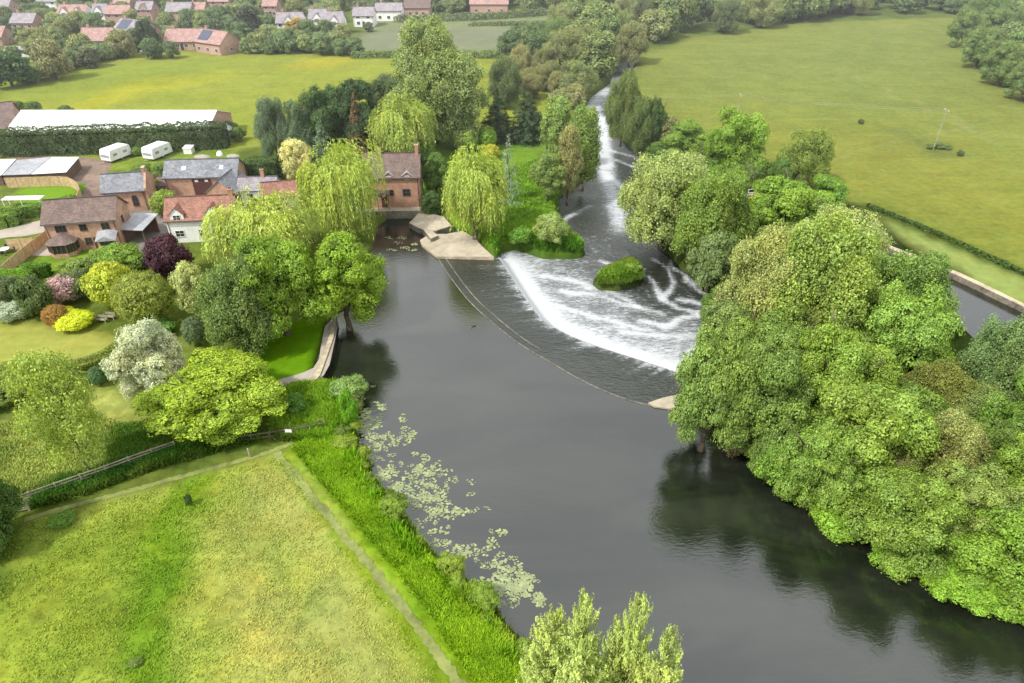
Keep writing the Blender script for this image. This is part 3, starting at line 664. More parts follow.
# beside the water and in the garden
T('airy', (18, 350, 104, 474), (160, 178, 78), 'airy young tree with thin foliage beside the rail fence of the meadow', 1.2, 'tree')
T('maple', (146, 343, 284, 440), (158, 182, 48), 'wide yellow-green maple with a layered crown beside the white shrub', .6, 'maple_tree')
T('chestC', (114, 322, 184, 404), (205, 210, 178), 'shrub covered in cream white blossom beside the maple', .1, 'flowering_shrub')
T('fineB', (196, 254, 286, 352), (126, 148, 78), 'grey-green feathery tree standing in the garden lawn below the willow', .4, 'tree')
T('chestC', (301, 232, 382, 322), (142, 172, 48), 'round bright green tree leaning over the water at the garden wall', 1.2, 'tree')
T('chestA', (232, 236, 322, 336), (132, 162, 50), 'bright green tree between the grey-green tree and the waterside tree', .8, 'tree')
T('willowC', (204, 190, 318, 268), (182, 196, 90), 'spreading weeping willow draped behind the white cottage', .3, 'weeping_willow')
T('willowA', (297, 146, 386, 240), (176, 192, 84), 'large domed weeping willow hanging over the mill pool', .3, 'weeping_willow')
T('willowB', (365, 98, 435, 165), (170, 186, 84), 'weeping willow growing behind the mill house roof', .8, 'weeping_willow')
T('willowB', (437, 148, 511, 238), (174, 190, 84), 'tall weeping willow beside the concrete apron of the mill', .3, 'weeping_willow')
T('bushB', (140, 236, 192, 282), (86, 52, 66), 'dark purple leaved tree near the white cottage', .3, 'copper_tree', 'tree')
T('bushB', (172, 262, 212, 318), (188, 196, 128), 'pale variegated shrub between the clipped dome and the grey-green tree', .1, 'variegated_shrub')
T('clip', (115, 271, 172, 329), (150, 160, 66), 'large clipped dome shrub with brownish green flank', 0, 'clipped_shrub')
T('bushA', (88, 262, 134, 312), (190, 200, 66), 'golden green shrub behind the garden bench', .1, 'golden_shrub')
T('bushA', (44, 275, 80, 306), (205, 170, 172), 'pink flowering shrub behind the yellow mound', .1, 'flowering_shrub')
T('bushA', (14, 276, 52, 318), (104, 124, 72), 'rounded dark green shrub beside the pink shrub', 0, 'shrub')
T('bushA', (-14, 276, 22, 308), (112, 126, 84), 'dull green shrub under the clipped garden hedge', 0, 'shrub')
T('bushA', (-6, 300, 28, 323), (188, 200, 172), 'low grey-white shrub at the edge of the garden lawn', 0, 'flowering_shrub')
T('clip', (43, 304, 68, 328), (172, 134, 70), 'orange brown clipped ball beside the yellow mound', 0, 'clipped_shrub')
T('clip', (55, 314, 92, 327), (214, 224, 40), 'low bright yellow clipped mound on the garden lawn', 0, 'clipped_shrub')
T('clip', (54, 306, 74, 318), (222, 226, 50), 'small bright yellow ball on top of the yellow mound', 0, 'clipped_shrub')
T('bushB', (95, 242, 152, 284), (130, 160, 62), 'bushy green shrub in front of the brick house conservatory', 0, 'shrub')
T('bushB', (62, 256, 104, 288), (138, 158, 76), 'loose green shrub at the corner of the brick house garden', 0, 'shrub')
T('bushA', (92, 246, 118, 270), (150, 176, 70), 'light green shrub against the bay window of the brick house', 0, 'shrub')
T('bushA', (64, 268, 96, 300), (122, 138, 84), 'olive shrub between the pink shrub and the golden shrub', 0, 'shrub')
T('clip', (182, 316, 206, 346), (118, 138, 98), 'small grey-green conical bush at the foot of the grey-green tree', 0, 'clipped_shrub')
T('clip', (89, 366, 105, 386), (104, 138, 92), 'small blue-green clipped drum between low hedges', 0, 'clipped_shrub')
T('bushA', (136, 318, 176, 336), (98, 140, 52), 'low green shrub behind the white blossom shrub', 0, 'shrub')
T('clip', (12, 358, 36, 370), (158, 120, 66), 'low russet mound at the lawn edge near the airy tree', 0, 'clipped_shrub')
for b, l in [((-16, 366, 30, 386), 'long low clipped olive mound at the lawn corner'), ((-30, 382, 22, 404), 'second low clipped olive mound below the lawn corner')]:
    T('clip', b, (128, 148, 60), l, 0, 'clipped_shrub')
T('bushA', (150, 190, 178, 216), (150, 172, 70), 'green climber shrub on the courtyard wall between the brick barns', 0, 'shrub')
T('bushA', (136, 172, 166, 196), (130, 150, 72), 'shrub growing at the gable of the small slate barn', 0, 'shrub')
T('bushA', (131, 147, 142, 156), (132, 160, 72), 'small green shrub between the two caravans', 0, 'shrub')
for b, l in [((128, 165, 152, 175), 'low green bush below the first caravan'), ((152, 163, 173, 178), 'dark green bush at the back of the slate barn')]: T('bushB', b, (118, 146, 58), l, 0, 'bush')
T('bushB', (280, 140, 314, 180), (226, 220, 150), 'cream flowering tree against the dark hedge block', .2, 'flowering_tree', 'tree')
T('bushA', (282, 392, 308, 415), (98, 142, 48), 'small rounded bush on the grass near the river corner', 0, 'bush')
T('bushA', (330, 374, 368, 402), (140, 168, 88), 'waterside bush with pale flowers at the garden corner', 0, 'bush', zg=.3)
T('bushA', (338, 390, 358, 428), (120, 176, 40), 'bright green clump of bush right at the river corner', 0, 'bush', zg=.3)
# behind the mill
T('fineB', (254, 98, 292, 160), BL, 'blue-green conifer-like tree at the meadow end of the dark group', 0, 'tree')
T('fineB', (280, 102, 322, 162), (112, 134, 98), 'blue-green tree in the middle of the dark group', 0, 'tree')
T('conifA', (308, 118, 338, 172), (114, 136, 104), 'grey-blue spruce in front of the dark group', 0, 'spruce_tree', 'tree')
T('chestA', (300, 86, 352, 158), (84, 112, 58), 'dark green tree in the group beside the meadow', 0, 'tree')
T('chestC', (332, 82, 384, 160), (70, 96, 54), 'tall dark green tree behind the domed willow', 0, 'tree')
T('conifA', (344, 92, 370, 166), (124, 104, 76), 'reddish brown dying conifer in the dark group', 0, 'conifer_tree', 'tree')
T('chestB', (366, 80, 404, 130), (98, 118, 70), 'dull green tree beside the great poplar', 0, 'tree')
T('fineA', (372, 74, 410, 112), (118, 134, 88), 'grey-green tree at the meadow side of the great poplar', 0, 'tree')
T('bigpop', (382, 24, 484, 142), (150, 166, 96), 'great pale poplar towering over the mill', 1.0, 'poplar_tree', 'tree')
T('poplar', (440, 60, 482, 150), (142, 158, 92), 'narrower pale poplar joined to the side of the great poplar', .5, 'poplar_tree', 'tree')
T('fineA', (486, 58, 524, 108), (112, 130, 78), 'grey-green tree at the edge of the far meadow', 0, 'tree')
T('conifB', (478, 94, 516, 140), (72, 94, 58), 'dark yew in front of the meadow', 0, 'yew_tree', 'tree')
T('conifB', (505, 92, 548, 142), (70, 92, 56), 'dark yew nearest the slim river poplars', 0, 'yew_tree', 'tree')
T('bushB', (486, 118, 512, 140), (116, 128, 88), 'greyish bush in front of the dark yews', 0, 'bush')
T('bushB', (520, 112, 548, 138), (108, 136, 68), 'green bush beside the yews near the river poplars', 0, 'bush')
T('clip', (451, 125, 479, 152), (156, 184, 70), 'round light green garden bush under the great poplar', 0, 'bush')
T('clip', (478, 126, 497, 150), (148, 182, 56), 'upright light green garden bush next to the round one', 0, 'bush')
T('bushA', (480, 144, 500, 160), (200, 200, 60), 'yellow shrub behind the apron willow', 0, 'golden_shrub')
T('cedar', (494, 134, 524, 204), (150, 168, 150), 'thin blue cedar standing in the mill garden', .2, 'cedar_tree', 'tree')
T('chestC', (420, 154, 452, 196), (110, 142, 58), 'green bush behind the mill gable', 0, 'tree')
T('bushB', (418, 188, 446, 212), (84, 112, 52), 'dark ivy covered bush at the mill corner', 0, 'bush')
T('bushB', (404, 140, 436, 164), (118, 156, 52), 'bright garden bush beyond the mill roof', 0, 'bush')
T('poplar', (540, 97, 574, 160), (146, 170, 86), 'pale poplar on the river bank nearest the yews', .5, 'poplar_tree', 'tree')
T('poplar', (566, 104, 602, 184), (132, 156, 72), 'pale poplar closest to the water with deep crown', .4, 'poplar_tree', 'tree')
T('poplar', (556, 124, 582, 198), (162, 162, 104), 'slender buff coloured poplar in front of the pair', .4, 'poplar_tree', 'tree')
T('maple', (530, 152, 566, 196), (146, 168, 88), 'round pollard willow with a short trunk on the mill lawn', 1.6, 'pollard_tree', 'tree')
T('bushB', (531, 214, 569, 244), (158, 178, 100), 'pale green sallow bush above the weir point', 0, 'bush')
T('bushA', (508, 222, 534, 242), (120, 164, 50), 'low bright bush beside the sallow on the point', 0, 'bush')
p_ = G(630, 276, -.7); plant('bushB', p_.x, p_.y, 3.4, 1.0, 0, lc(160, 178, 96), 'bush', 'low pale sallow growing on the river islet', 'bush', None, -.8)
p_ = G(606, 282, -.9); plant('bushA', p_.x, p_.y, 2.8, .6, 0, lc(120, 170, 40), 'bush', 'flat bright green sedge clump on the river islet', 'bush', None, -.95)
# far bank of the lower river
T('fineA', (606, 70, 642, 142), (128, 144, 80), 'olive tree at the neck of the far rapid', 0, 'tree')
T('fineB', (624, 96, 656, 152), (116, 136, 74), 'olive green tree behind the far rapid', 0, 'tree')
T('chestB', (640, 100, 668, 150), (92, 118, 60), 'darker tree at the meadow corner behind the rapid', 0, 'tree')
T('farB', (655, 118, 682, 152), (138, 138, 88), 'brownish bush between the dark tree and the bright tree', 0, 'bush')
T('chestC', (664, 120, 710, 158), (136, 168, 66), 'low bright green tree next to the tall meadow tree', 0, 'tree')
T('chestA', (706, 110, 768, 182), (138, 170, 56), 'tall bright green tree standing against the meadow', .5, 'tree')
T('fineA', (780, 130, 834, 186), (142, 160, 70), 'olive tree with an open crown against the meadow', .4, 'tree')
T('fineA', (616, 152, 718, 250), (166, 180, 106), 'pale grey-green willow leaning out over the lower river', .2, 'willow_tree', 'tree', zg=.5)
T('fineB', (672, 172, 756, 270), (134, 160, 70), 'green willow with bare stems beside the leaning pale willow', .3, 'willow_tree', 'tree')
T('bushB', (688, 232, 736, 292), (130, 150, 92), 'grey-green sallow bush at the bend of the lower river', 0, 'bush', zg=.2)
T('bushB', (700, 150, 770, 186), (118, 150, 62), 'thicket bush under the tall bright tree', 0, 'bush')
T('chestB', (742, 178, 834, 248), (138, 170, 60), 'spreading bright green tree near the lock', 0, 'tree')
T('bushA', (748, 184, 778, 216), (176, 180, 62), 'yellowish shrub beside the lock footbridge', 0, 'golden_shrub')
T('bushB', (722, 215, 766, 262), (110, 140, 56), 'dark green thicket bush behind the river willows', 0, 'bush')
T('chestC', (800, 176, 850, 222), (122, 160, 56), 'bright tree next to the mown strip', 0, 'tree')
WC = 'trees crowding the wooded river bank'
T('fineA', (785, 208, 888, 296), (170, 182, 112), 'buff willow crown at the top of the wooded bank', 0, 'willow_tree', 'tree')
T('fineA', (720, 232, 812, 340), (168, 176, 104), 'pale willow at the river side of the wooded bank', 0, 'willow_tree', 'tree')
T('fineB', (766, 222, 880, 352), (152, 174, 80), 'tall light green willow with forked trunks showing', .8, 'willow_tree', 'tree')
T('fineB', (846, 248, 950, 346), (126, 156, 76), 'deep green feathery tree reaching towards the canal', .5, 'tree')
T('chestA', (860, 290, 950, 392), (140, 172, 72), 'lumpy light green chestnut beside the canal', .3, 'chestnut_tree', 'tree')
T('bushB', (702, 296, 762, 356), (132, 154, 84), 'grey-green bush where the foam meets the wooded bank', 0, 'bush')
T('chestB', (716, 314, 816, 404), (126, 152, 66), 'rounded olive green tree above the weir end', .2, 'tree')
T('chestA', (672, 338, 752, 452), (134, 160, 76), 'chestnut overhanging the end of the weir', .3, 'chestnut_tree', 'tree', zg=.6)
T('chestC', (728, 352, 812, 464), (124, 150, 68), 'chestnut with drooping clumps beside the weir end chestnut', .2, 'chestnut_tree', 'tree', zg=.6)
T('chestB', (786, 326, 886, 430), (138, 166, 62), 'bright domed tree in the middle of the wooded bank', .3, 'tree')
T('chestA', (796, 370, 926, 496), (140, 166, 66), 'broad lumpy chestnut at the heart of the wooded bank', .2, 'chestnut_tree', 'tree')
T('fineB', (716, 398, 766, 452), (134, 122, 78), 'brown faded shrub low under the chestnuts at the water', 0, 'shrub', zg=.4)
T('fineB', (900, 362, 975, 432), (130, 138, 66), 'russet green tree between the chestnut and the canal', .2, 'tree')
T('fineA', (966, 316, 1050, 418), (126, 152, 92), 'grey-green tree at the canal edge', .2, 'tree')
T('chestC', (984, 376, 1070, 476), (120, 152, 58), 'dark bright-tipped tree beyond the hawthorns', .2, 'tree')
T('fineB', (908, 410, 990, 500), (158, 164, 92), 'hawthorn with bare pale twigs in its top', .2, 'hawthorn_tree', 'tree')
T('chestB', (776, 420, 868, 516), (134, 164, 66), 'round tree at the water edge below the broad chestnut', .1, 'tree', zg=.5)
T('fineB', (842, 424, 920, 496), (156, 156, 92), 'brownish pink tinged tree among the bank trees', .1, 'hawthorn_tree', 'tree')
T('chestA', (850, 466, 956, 570), (132, 160, 64), 'broad tree low on the wooded bank above the dark reflection', .1, 'tree', zg=.6)
T('chestB', (922, 462, 1020, 560), (138, 158, 76), 'olive topped tree behind the low bank bushes', .1, 'tree')
T('chestC', (960, 500, 1070, 612), (130, 164, 54), 'bright tree near the end of the wooded bank', .1, 'tree', zg=.5)
T('chestC', (990, 430, 1080, 530), (136, 164, 60), 'yellow-green tree half out of view on the wooded bank', .2, 'tree')
T('bushB', (756, 440, 818, 500), (124, 160, 58), 'fresh green bush dipping into the river', 0, 'bush', zg=.3)
T('bushB', (812, 486, 880, 544), (146, 186, 56), 'bright lime bush trailing over the water', 0, 'bush', zg=.3)
T('bushB', (868, 524, 936, 580), (144, 184, 54), 'lime green bush on the low bank', 0, 'bush', zg=.3)
T('bushB', (924, 552, 994, 612), (142, 182, 52), 'lime green bush further along the low bank', 0, 'bush', zg=.3)
T('bushB', (984, 570, 1060, 632), (140, 180, 54), 'last lime green bush before the frame edge', 0, 'bush', zg=.3)
T('bushB', (1040, 600, 1120, 680), (132, 170, 54), 'bank bush continuing beyond the lime bushes', 0, 'bush', zg=.3)
for i, b in enumerate([(836, 330, 900, 390), (700, 280, 740, 330), (770, 300, 830, 360), (870, 380, 950, 450), (820, 280, 880, 340), (900, 330, 950, 380), (740, 420, 800, 470), (960, 420, 1020, 490), (930, 380, 1010, 450), (1020, 470, 1090, 560), (740, 330, 800, 390), (870, 440, 930, 500), (900, 500, 970, 560), (800, 400, 850, 450)]):
    T(['bushB', 'chestC', 'fineB'][i % 3], b, [(120, 148, 62), (112, 138, 58), (136, 152, 80)][i % 3], 'undergrowth shrub filling gaps between the bank trees', 0, 'shrub', None, 'undergrowth shrubs of the wooded bank')
# foreground willow
for b, l, z in [((520, 606, 580, 720), 'feathery pale willow sapling top nearest the bank grass', 0), ((556, 596, 606, 730), 'tall pointed willow sapling over the near river', 0), ((590, 622, 634, 740), 'leaning willow sapling between two taller tops', 0), ((604, 600, 652, 750), 'tallest pointed top of the near riverside willows', 0), ((636, 634, 682, 760), 'small pale willow shoot nearest the open river', 0), ((540, 650, 620, 780), 'wide pale willow low in the near clump', 0), ((610, 655, 690, 790), 'second wide pale willow low in the near clump', 0)]:
    T('sapling', b, (176, 190, 104), l, .2, 'willow_sapling', 'tree', zg=.3)
T('chestB', (-70, 470, 14, 560), (92, 122, 52), 'dark shrub at the gate end of the meadow fence', 0, 'shrub')

rdb = random.Random(21)
for i in range(26):
    t_ = i / 25; q = resample(leftbank[8:18], 26)[i]; W_ = rdb.uniform(1.4, 3.0); off = rdb.uniform(-1.6, .3)
    plant(rdb.choice(['bushA', 'bushB']), q[0] + off, q[1] + rdb.uniform(-.5, .5), W_, W_ * rdb.uniform(.45, .7), 0, lc(*rdb.choice([(112, 134, 50), (136, 162, 52), (132, 146, 74), (146, 168, 56)])), 'bank_bush', 'low waterside bush among the reeds of the near river bank', 'bush', 'waterside bushes along the lily pads', .45)
def scatter(n, poly, size, kinds, cols, name, label, group, zb=0, hk=(.75, 1.05), mind=.55, cat=None, seed=0, sep=None):
    rd = random.Random(seed); P = GP(poly); xs_ = [p[0] for p in P]; ys_ = [p[1] for p in P]; pl = []
    for _ in range(n * 40):
        if len(pl) >= n: break
        x, y = rd.uniform(min(xs_), max(xs_)), rd.uniform(min(ys_), max(ys_))
        if not inside(np.array([x]), np.array([y]), P)[0]: continue
        W = rd.uniform(*size)
        if any((x - a) ** 2 + (y - b) ** 2 < ((W + w) / 2 * mind) ** 2 for a, b, w in pl): continue
        if any((x - a) ** 2 + (y - b) ** 2 < (W / 2 + r) ** 2 for a, b, r in AVOID): continue
        if water_s(np.array([x]), np.array([y]))[0] > -1: continue
        pl.append((x, y, W)); c = rd.choice(cols); k = rd.uniform(.88, 1.1)
        plant(rd.choice(kinds), x, y, W, W * rd.uniform(*hk), zb, lc(*c, k), name, label, cat or ('bush' if 'bush' in name else 'tree'), group, LAND)
AVOID = []
HAZ = [(124, 146, 94), (140, 156, 98), (112, 136, 84), (148, 160, 100)]  # far foliage palette, haze painted in as paler greens
# ------------------------------------------------------------------ buildings
def place(o, par): o.parent = par; return o
def gable_roof(L, D, ze, zr, over, th=.12, x0=0, y0=0):
    m = MB(); uv = []; hy = D / 2; sl = (zr - ze) / hy
    for s in (-1, 1):
        yo = y0 + hy + s * (hy + over); ye = y0 + hy + s * 0.0; zo = ze - over * sl
        a = [(x0 - over, yo, zo), (x0 + L + over, yo, zo), (x0 + L + over, ye, zr), (x0 - over, ye, zr)]
        dl = math.hypot(hy + over, zr - zo)
        vs = [(x, y, z + .03) for x, y, z in a] + [(x, y, z + .03 + th) for x, y, z in a]
        fs = [(0, 3, 2, 1), (4, 5, 6, 7), (0, 1, 5, 4), (1, 2, 6, 5), (2, 3, 7, 6), (3, 0, 4, 7)]
        if s == 1: fs = [f[::-1] for f in fs]
        m.add(vs, fs); uv += [(x0 - over, 0), (x0 + L + over, 0), (x0 + L + over, dl), (x0 - over, dl)] * 2
    # ridge cap
    o = len(m.v); m.box(x0 - over - .02, y0 + hy - .13, zr + th - .04, x0 + L + over + .02, y0 + hy + .13, zr + th + .1); uv += [(0, 0)] * 8
    return m, uv
def build_uv(m, uv, name, mat, par):
    o = m.build(name, mat, par); a = o.data.attributes.new('ruv', 'FLOAT_VECTOR', 'POINT')
    for i, (u, v) in enumerate(uv): a.data[i].vector = (u, v, 0)
    return o
def on_face(L, D, f, u, z):
    return {'f': ((u, -.0, z), 0), 'b': ((L - u, D, z), math.pi), 'l': ((0, D - u, z), -math.pi / 2), 'r': ((L, u, z), math.pi / 2)}[f]
def window(par, L, D, f, u, z, w, h, nx_=2, ny_=1, fm=None):
    (p, rz) = on_face(L, D, f, u, z); m = MB(); t = .07
    m.box(-w / 2 - t, -.09, -t, w / 2 + t, -.01, 0); m.box(-w / 2 - t, -.06, h, w / 2 + t, -.01, h + t); m.box(-w / 2 - t, -.06, 0, -w / 2, -.01, h); m.box(w / 2, -.06, 0, w / 2 + t, -.01, h)
    for i in range(1, nx_): x = -w / 2 + w * i / nx_; m.box(x - .025, -.055, 0, x + .025, -.035, h)
    for i in range(1, ny_): zz_ = h * i / ny_; m.box(-w / 2, -.052, zz_ - .02, w / 2, -.036, zz_ + .02)
    o = m.build('window', fm or M['trim'], par); o.location = p; o.rotation_euler = (0, 0, rz)
    g = MB(); g.box(-w / 2 + .001, -.034, .001, w / 2 - .001, -.012, h - .001); g.build('pane', M['glass'], o); return o
def door(par, L, D, f, u, z, w, h, mat):
    (p, rz) = on_face(L, D, f, u, z); m = MB(); m.box(-w / 2, -.05, 0, w / 2, -.01, h); o = m.build('door', mat, par); o.location = p; o.rotation_euler = (0, 0, rz)
    b = MB(); b.box(w / 2 - .15, -.09, h * .48, w / 2 - .09, -.052, h * .52 + .02); b.build('handle', M['metal'], o); return o
def chimney(par, x, y, z0, z1, w=.6, d=.5, mat='brick', pots=2):
    m = MB(); m.box(x - w / 2, y - d / 2, z0, x + w / 2, y + d / 2, z1); m.box(x - w / 2 - .06, y - d / 2 - .06, z1, x + w / 2 + .06, y + d / 2 + .06, z1 + .12)
    o = m.build('chimney', M[mat], par)
    for i in range(pots):
        q = MB(); px_ = x + (i - (pots - 1) / 2) * .28; q.tube((px_, y, z1 + .1), (px_, y, z1 + .42), .11, .09, 8); q.build('chimney_pot', M['tile_pink'], o)
    return o
def house(name, label, cat, A, B, D, eave, ridge, wall, roof, wins=(), doors=(), chims=(), over=.3, group=None, base=0, gables=True, fm=None):
    A = Vector(A); B = Vector(B); L = (B - A).xy.length; rz = math.atan2(B.y - A.y, B.x - A.x)
    o = thing(name, label, cat, (A.x, A.y, A.z), rz, group); m = MB()
    m.add([(0, 0, -1.2), (L, 0, -1.2), (L, D, -1.2), (0, D, -1.2), (0, 0, eave), (L, 0, eave), (L, D, eave), (0, D, eave), (0, D / 2, ridge), (L, D / 2, ridge)],
          [(0, 1, 5, 4), (1, 2, 6, 9, 5), (2, 3, 7, 6), (3, 0, 4, 8, 7), (4, 5, 9, 8), (7, 8, 9, 6), (0, 3, 2, 1)])
    m.build('wall', M[wall], o)
    r, uv = gable_roof(L, D, eave, ridge, over); ro = build_uv(r, uv, 'roof', M[roof], o)
    for w in wins: window(o, L, D, *w, **({'fm': fm} if fm else {}))
    for d in doors: door(o, L, D, *d)
    for c in chims: chimney(ro, *c)
    g = MB(); g.tube((-over, -over - .06, eave - over * (ridge - eave) / (D / 2)), (L + over, -over - .06, eave - over * (ridge - eave) / (D / 2)), .06, .06, 6); g.build('gutter', M['dark'], o)
    g = MB(); [g.tube((x_, -.07, -.3), (x_, -.07, eave - .25), .045, .045, 6) for x_ in (.25, L - .25)]; g.build('downpipe', M['dark'], o)
    for q_ in (.2, .5, .8):
        for w_ in ((1.0, -1.5, -3.5) if A.y > 200 else (.5,)): AVOID.append((A.x + (B.x - A.x) * q_ - math.sin(rz) * D * .5 * (w_ > 0) + 0, A.y + (B.y - A.y) * q_ + (D * .5 if w_ > 0 else w_ * 1.4), 3.6))
    return o, L, D
def dormer(par, x, w, z0, ze, zr, wall, roof, depth=2.2, y=-.04, win=True):
    m = MB(); m.add([(x - w / 2, y, z0), (x + w / 2, y, z0), (x + w / 2, y, ze), (x, y, zr), (x - w / 2, y, ze), (x - w / 2, depth, z0), (x + w / 2, depth, z0), (x + w / 2, depth, ze), (x, depth, zr), (x - w / 2, depth, ze)],
          [(0, 1, 2, 3, 4), (9, 8, 7, 6, 5), (0, 4, 9, 5), (1, 6, 7, 2), (4, 3, 8, 9), (3, 2, 7, 8), (0, 5, 6, 1)])
    o = m.build('dormer', M[wall], par); r = MB(); uv = []; e = .2; sl = (zr - ze) / (w / 2)
    for s in (-1, 1):
        a = [(x + s * (w / 2 + e), y - .15, ze - e * sl + .03), (x + s * (w / 2 + e), depth, ze - e * sl + .03), (x, depth, zr + .03), (x, y - .15, zr + .03)]
        vs = a + [(p, q, t + .1) for p, q, t in a]; fs = [(0, 3, 2, 1), (4, 5, 6, 7), (0, 1, 5, 4), (1, 2, 6, 5), (2, 3, 7, 6), (3, 0, 4, 7)]
        r.add(vs, fs if s == 1 else [f[::-1] for f in fs]); uv += [(0, 0), (depth, 0), (depth, w * .6), (0, w * .6)] * 2
    build_uv(r, uv, 'roof', M[roof], o)
    if win:
        f = window(par, 100, 1, 'f', x, z0 + (ze - z0) * .3, w * .5, (ze - z0) * .6, 2, 2); f.parent = o; f.location.y = y
    return o
b = M['brwood']
# brick house with brown roof
o, L, D = house('brick_house', 'brick house with brown tiled roof and a small conservatory by the timber fence', 'house', G(54, 252), G(124, 247), 6.6, 4.9, 7.4, 'brick2', 'tile_brown',
      [('f', 2.3, 3.3, 1.5, 1.0, 3, 2, b), ('f', 5.6, 3.3, 1.0, 1.0, 2, 2, b), ('f', 8.9, 3.3, 1.1, 1.0, 2, 2, b), ('f', 5.7, .9, .9, 1.1, 2, 2, b), ('r', 3, 3.2, .8, 1, 2, 1, b)], [('f', 6.9, 0, .9, 2.05, M['dkwood'])])
m = MB(); cx_, r_ = 2.2, 2.1; pts = [(cx_ - 2, 0), (cx_ - 2, -1.6), (cx_ - 1, -2.6), (cx_ + 1, -2.6), (cx_ + 2, -1.6), (cx_ + 2, 0)]
m.prism(pts, -1, .7); cons = m.build('conservatory', M['brick2'], o)
m = MB(); m.prism([(x * .97 + cx_ * .03, y * .97) for x, y in pts], .702, 2.2); m.build('glazing', M['glass'], cons)
m = MB()
for x, y in pts[1:5]: m.box(x - .07, y - .07, .69, x + .07, y + .07, 2.2)
for (xa, ya), (xb, yb) in zip(pts, pts[1:]):
    for t in (.33, .66): m.box(xa + (xb - xa) * t - .04, ya + (yb - ya) * t - .04, .69, xa + (xb - xa) * t + .04, ya + (yb - ya) * t + .04, 2.2)
m.build('frame', b, cons)
m = MB(); q = [(x + (x - cx_) * .12, y - .2 if y < 0 else 0, 2.2) for x, y in pts]; m.add(q + [(cx_, -.9, 3.15), (cx_, -.01, 3.3)], [(0, 1, 6, 7), (1, 2, 6), (2, 3, 6), (3, 4, 6), (4, 5, 7, 6), (5, 4, 3, 2, 1, 0)])
build_uv(m, [(v[0], v[1]) for v in m.v], 'roof', M['tile_brown'], cons)
m = MB(); m.box(7.6, -1.8, -1, 10.3, -.01, 2.1); bay = m.build('bay', M['brick2'], o)
window(bay, 10, 1, 'f', 8.95, .8, 1.8, 1.1, 3, 2, b).location.y = -1.8
m = MB(); m.add([(7.4, -2.1, 2.12), (10.5, -2.1, 2.12), (10.5, -.01, 3.0), (7.4, -.01, 3.0), (8.9, -2.1, 2.95), (8.9, -.01, 3.3)], [(0, 4, 5, 3), (4, 1, 2, 5), (0, 1, 4), (3, 2, 1, 0)]); build_uv(m, [(v[0], v[1]) for v in m.v], 'roof', M['lead'], bay)
# small slate barn
o, L, D = house('brick_barn', 'small brick barn with grey slate roof and one tall arched window', 'barn', G(109, 213), G(150, 210), 5.6, 3.9, 6.1, 'brick2', 'slate',
      [('f', 5.0, 1.0, .9, 1.5, 2, 2, b), ('f', 1.7, 2.4, .5, .5, 1, 1, b)], chims=[(L * .66 if False else 7.0, 2.8, 3.9, 7.0, .5, 1.2, 'brick2', 0)])
m = MB(); m.tube((5.0, -.06, 2.5), (5.0, -.012, 2.5), .45, .45, 16); m.build('arch_head', M['glass'], o)
m = MB(); m.add([(7.05, -.2, -1), (7.4, -.2, -1), (7.4, 5.8, -1), (7.05, 5.8, -1), (7.05, -.2, 4.3), (7.4, -.2, 4.3), (7.4, 5.8, 4.3), (7.05, 5.8, 4.3), (7.05, 2.8, 6.7), (7.4, 2.8, 6.7)], [(0, 1, 5, 4), (1, 2, 6, 9, 5), (2, 3, 7, 6), (3, 0, 4, 8, 7), (4, 5, 9, 8), (7, 8, 9, 6)]); m.build('parapet', M['brick2'], o)
house('brick_outhouse', 'low brick link building with pinkish roof between the two slate barns', 'outbuilding', G(153, 199), G(173, 198), 4.2, 2.4, 3.5, 'brick2', 'tile_brown', [('f', 2.0, .9, 1.6, 1.0, 2, 1, b)], over=.15)
o, L, D = house('brick_barn', 'long brick barn with pale slate roof and dark red boarded doors', 'barn', G(170, 199), G(241, 197), 6.2, 4.1, 6.3, 'brick2', 'slate', [], over=.25)
m = MB(); m.box(4.9, -.1, -.2, 8.3, -.012, 3.95); dd_ = m.build('door', M['dkwood'], o)
m = MB(); m.box(6.55, -.13, 0, 6.62, -.101, 3.9); m.build('door_post', b, dd_)
for x in (5.7, 7.5):
    m = MB(); m.box(x - .3, -.12, 3.2, x + .3, -.101, 3.6); m.build('lamp', M['trim'], o)
for x in (3.4, 10.2):
    m = MB(); zc = 5.15; m.add([(x - .35, 1.15, 4.1 + 1.15 * .71 + .19), (x + .35, 1.15, 4.1 + 1.15 * .71 + .19), (x + .35, 1.85, 4.1 + 1.85 * .71 + .19), (x - .35, 1.85, 4.1 + 1.85 * .71 + .19)], [(0, 1, 2, 3)]); m.build('skylight', M['trim'], o)
p = G(239, 207)
house('brick_barn', 'brick barn wing with its slate gable turned to the courtyard', 'barn', p, p + Vector((.6, 6.5, 0)), 5.6, 2.6, 4.9, 'brick2', 'slate', over=.2)
# white cottage
o, L, D = house('white_cottage', 'white rendered cottage with mottled red tiled roof and gabled dormers', 'cottage', G(172, 243), G(238, 240), 6.2, 4.0, 6.6, 'white', 'tile_red',
      [('f', 1.7, 1.1, 1.3, 1.0, 2, 2), ('f', 5.3, 1.1, 1.1, 1.0, 2, 2)], chims=[(10.2, 3.1, 5.6, 7.6, .7, .6, 'brick', 2)])
dormer(o, 1.9, 2.1, 3.6, 4.9, 6.0, 'white', 'tile_red'); dormer(o, 7.4, 2.1, 3.6, 4.9, 6.0, 'white', 'tile_red')
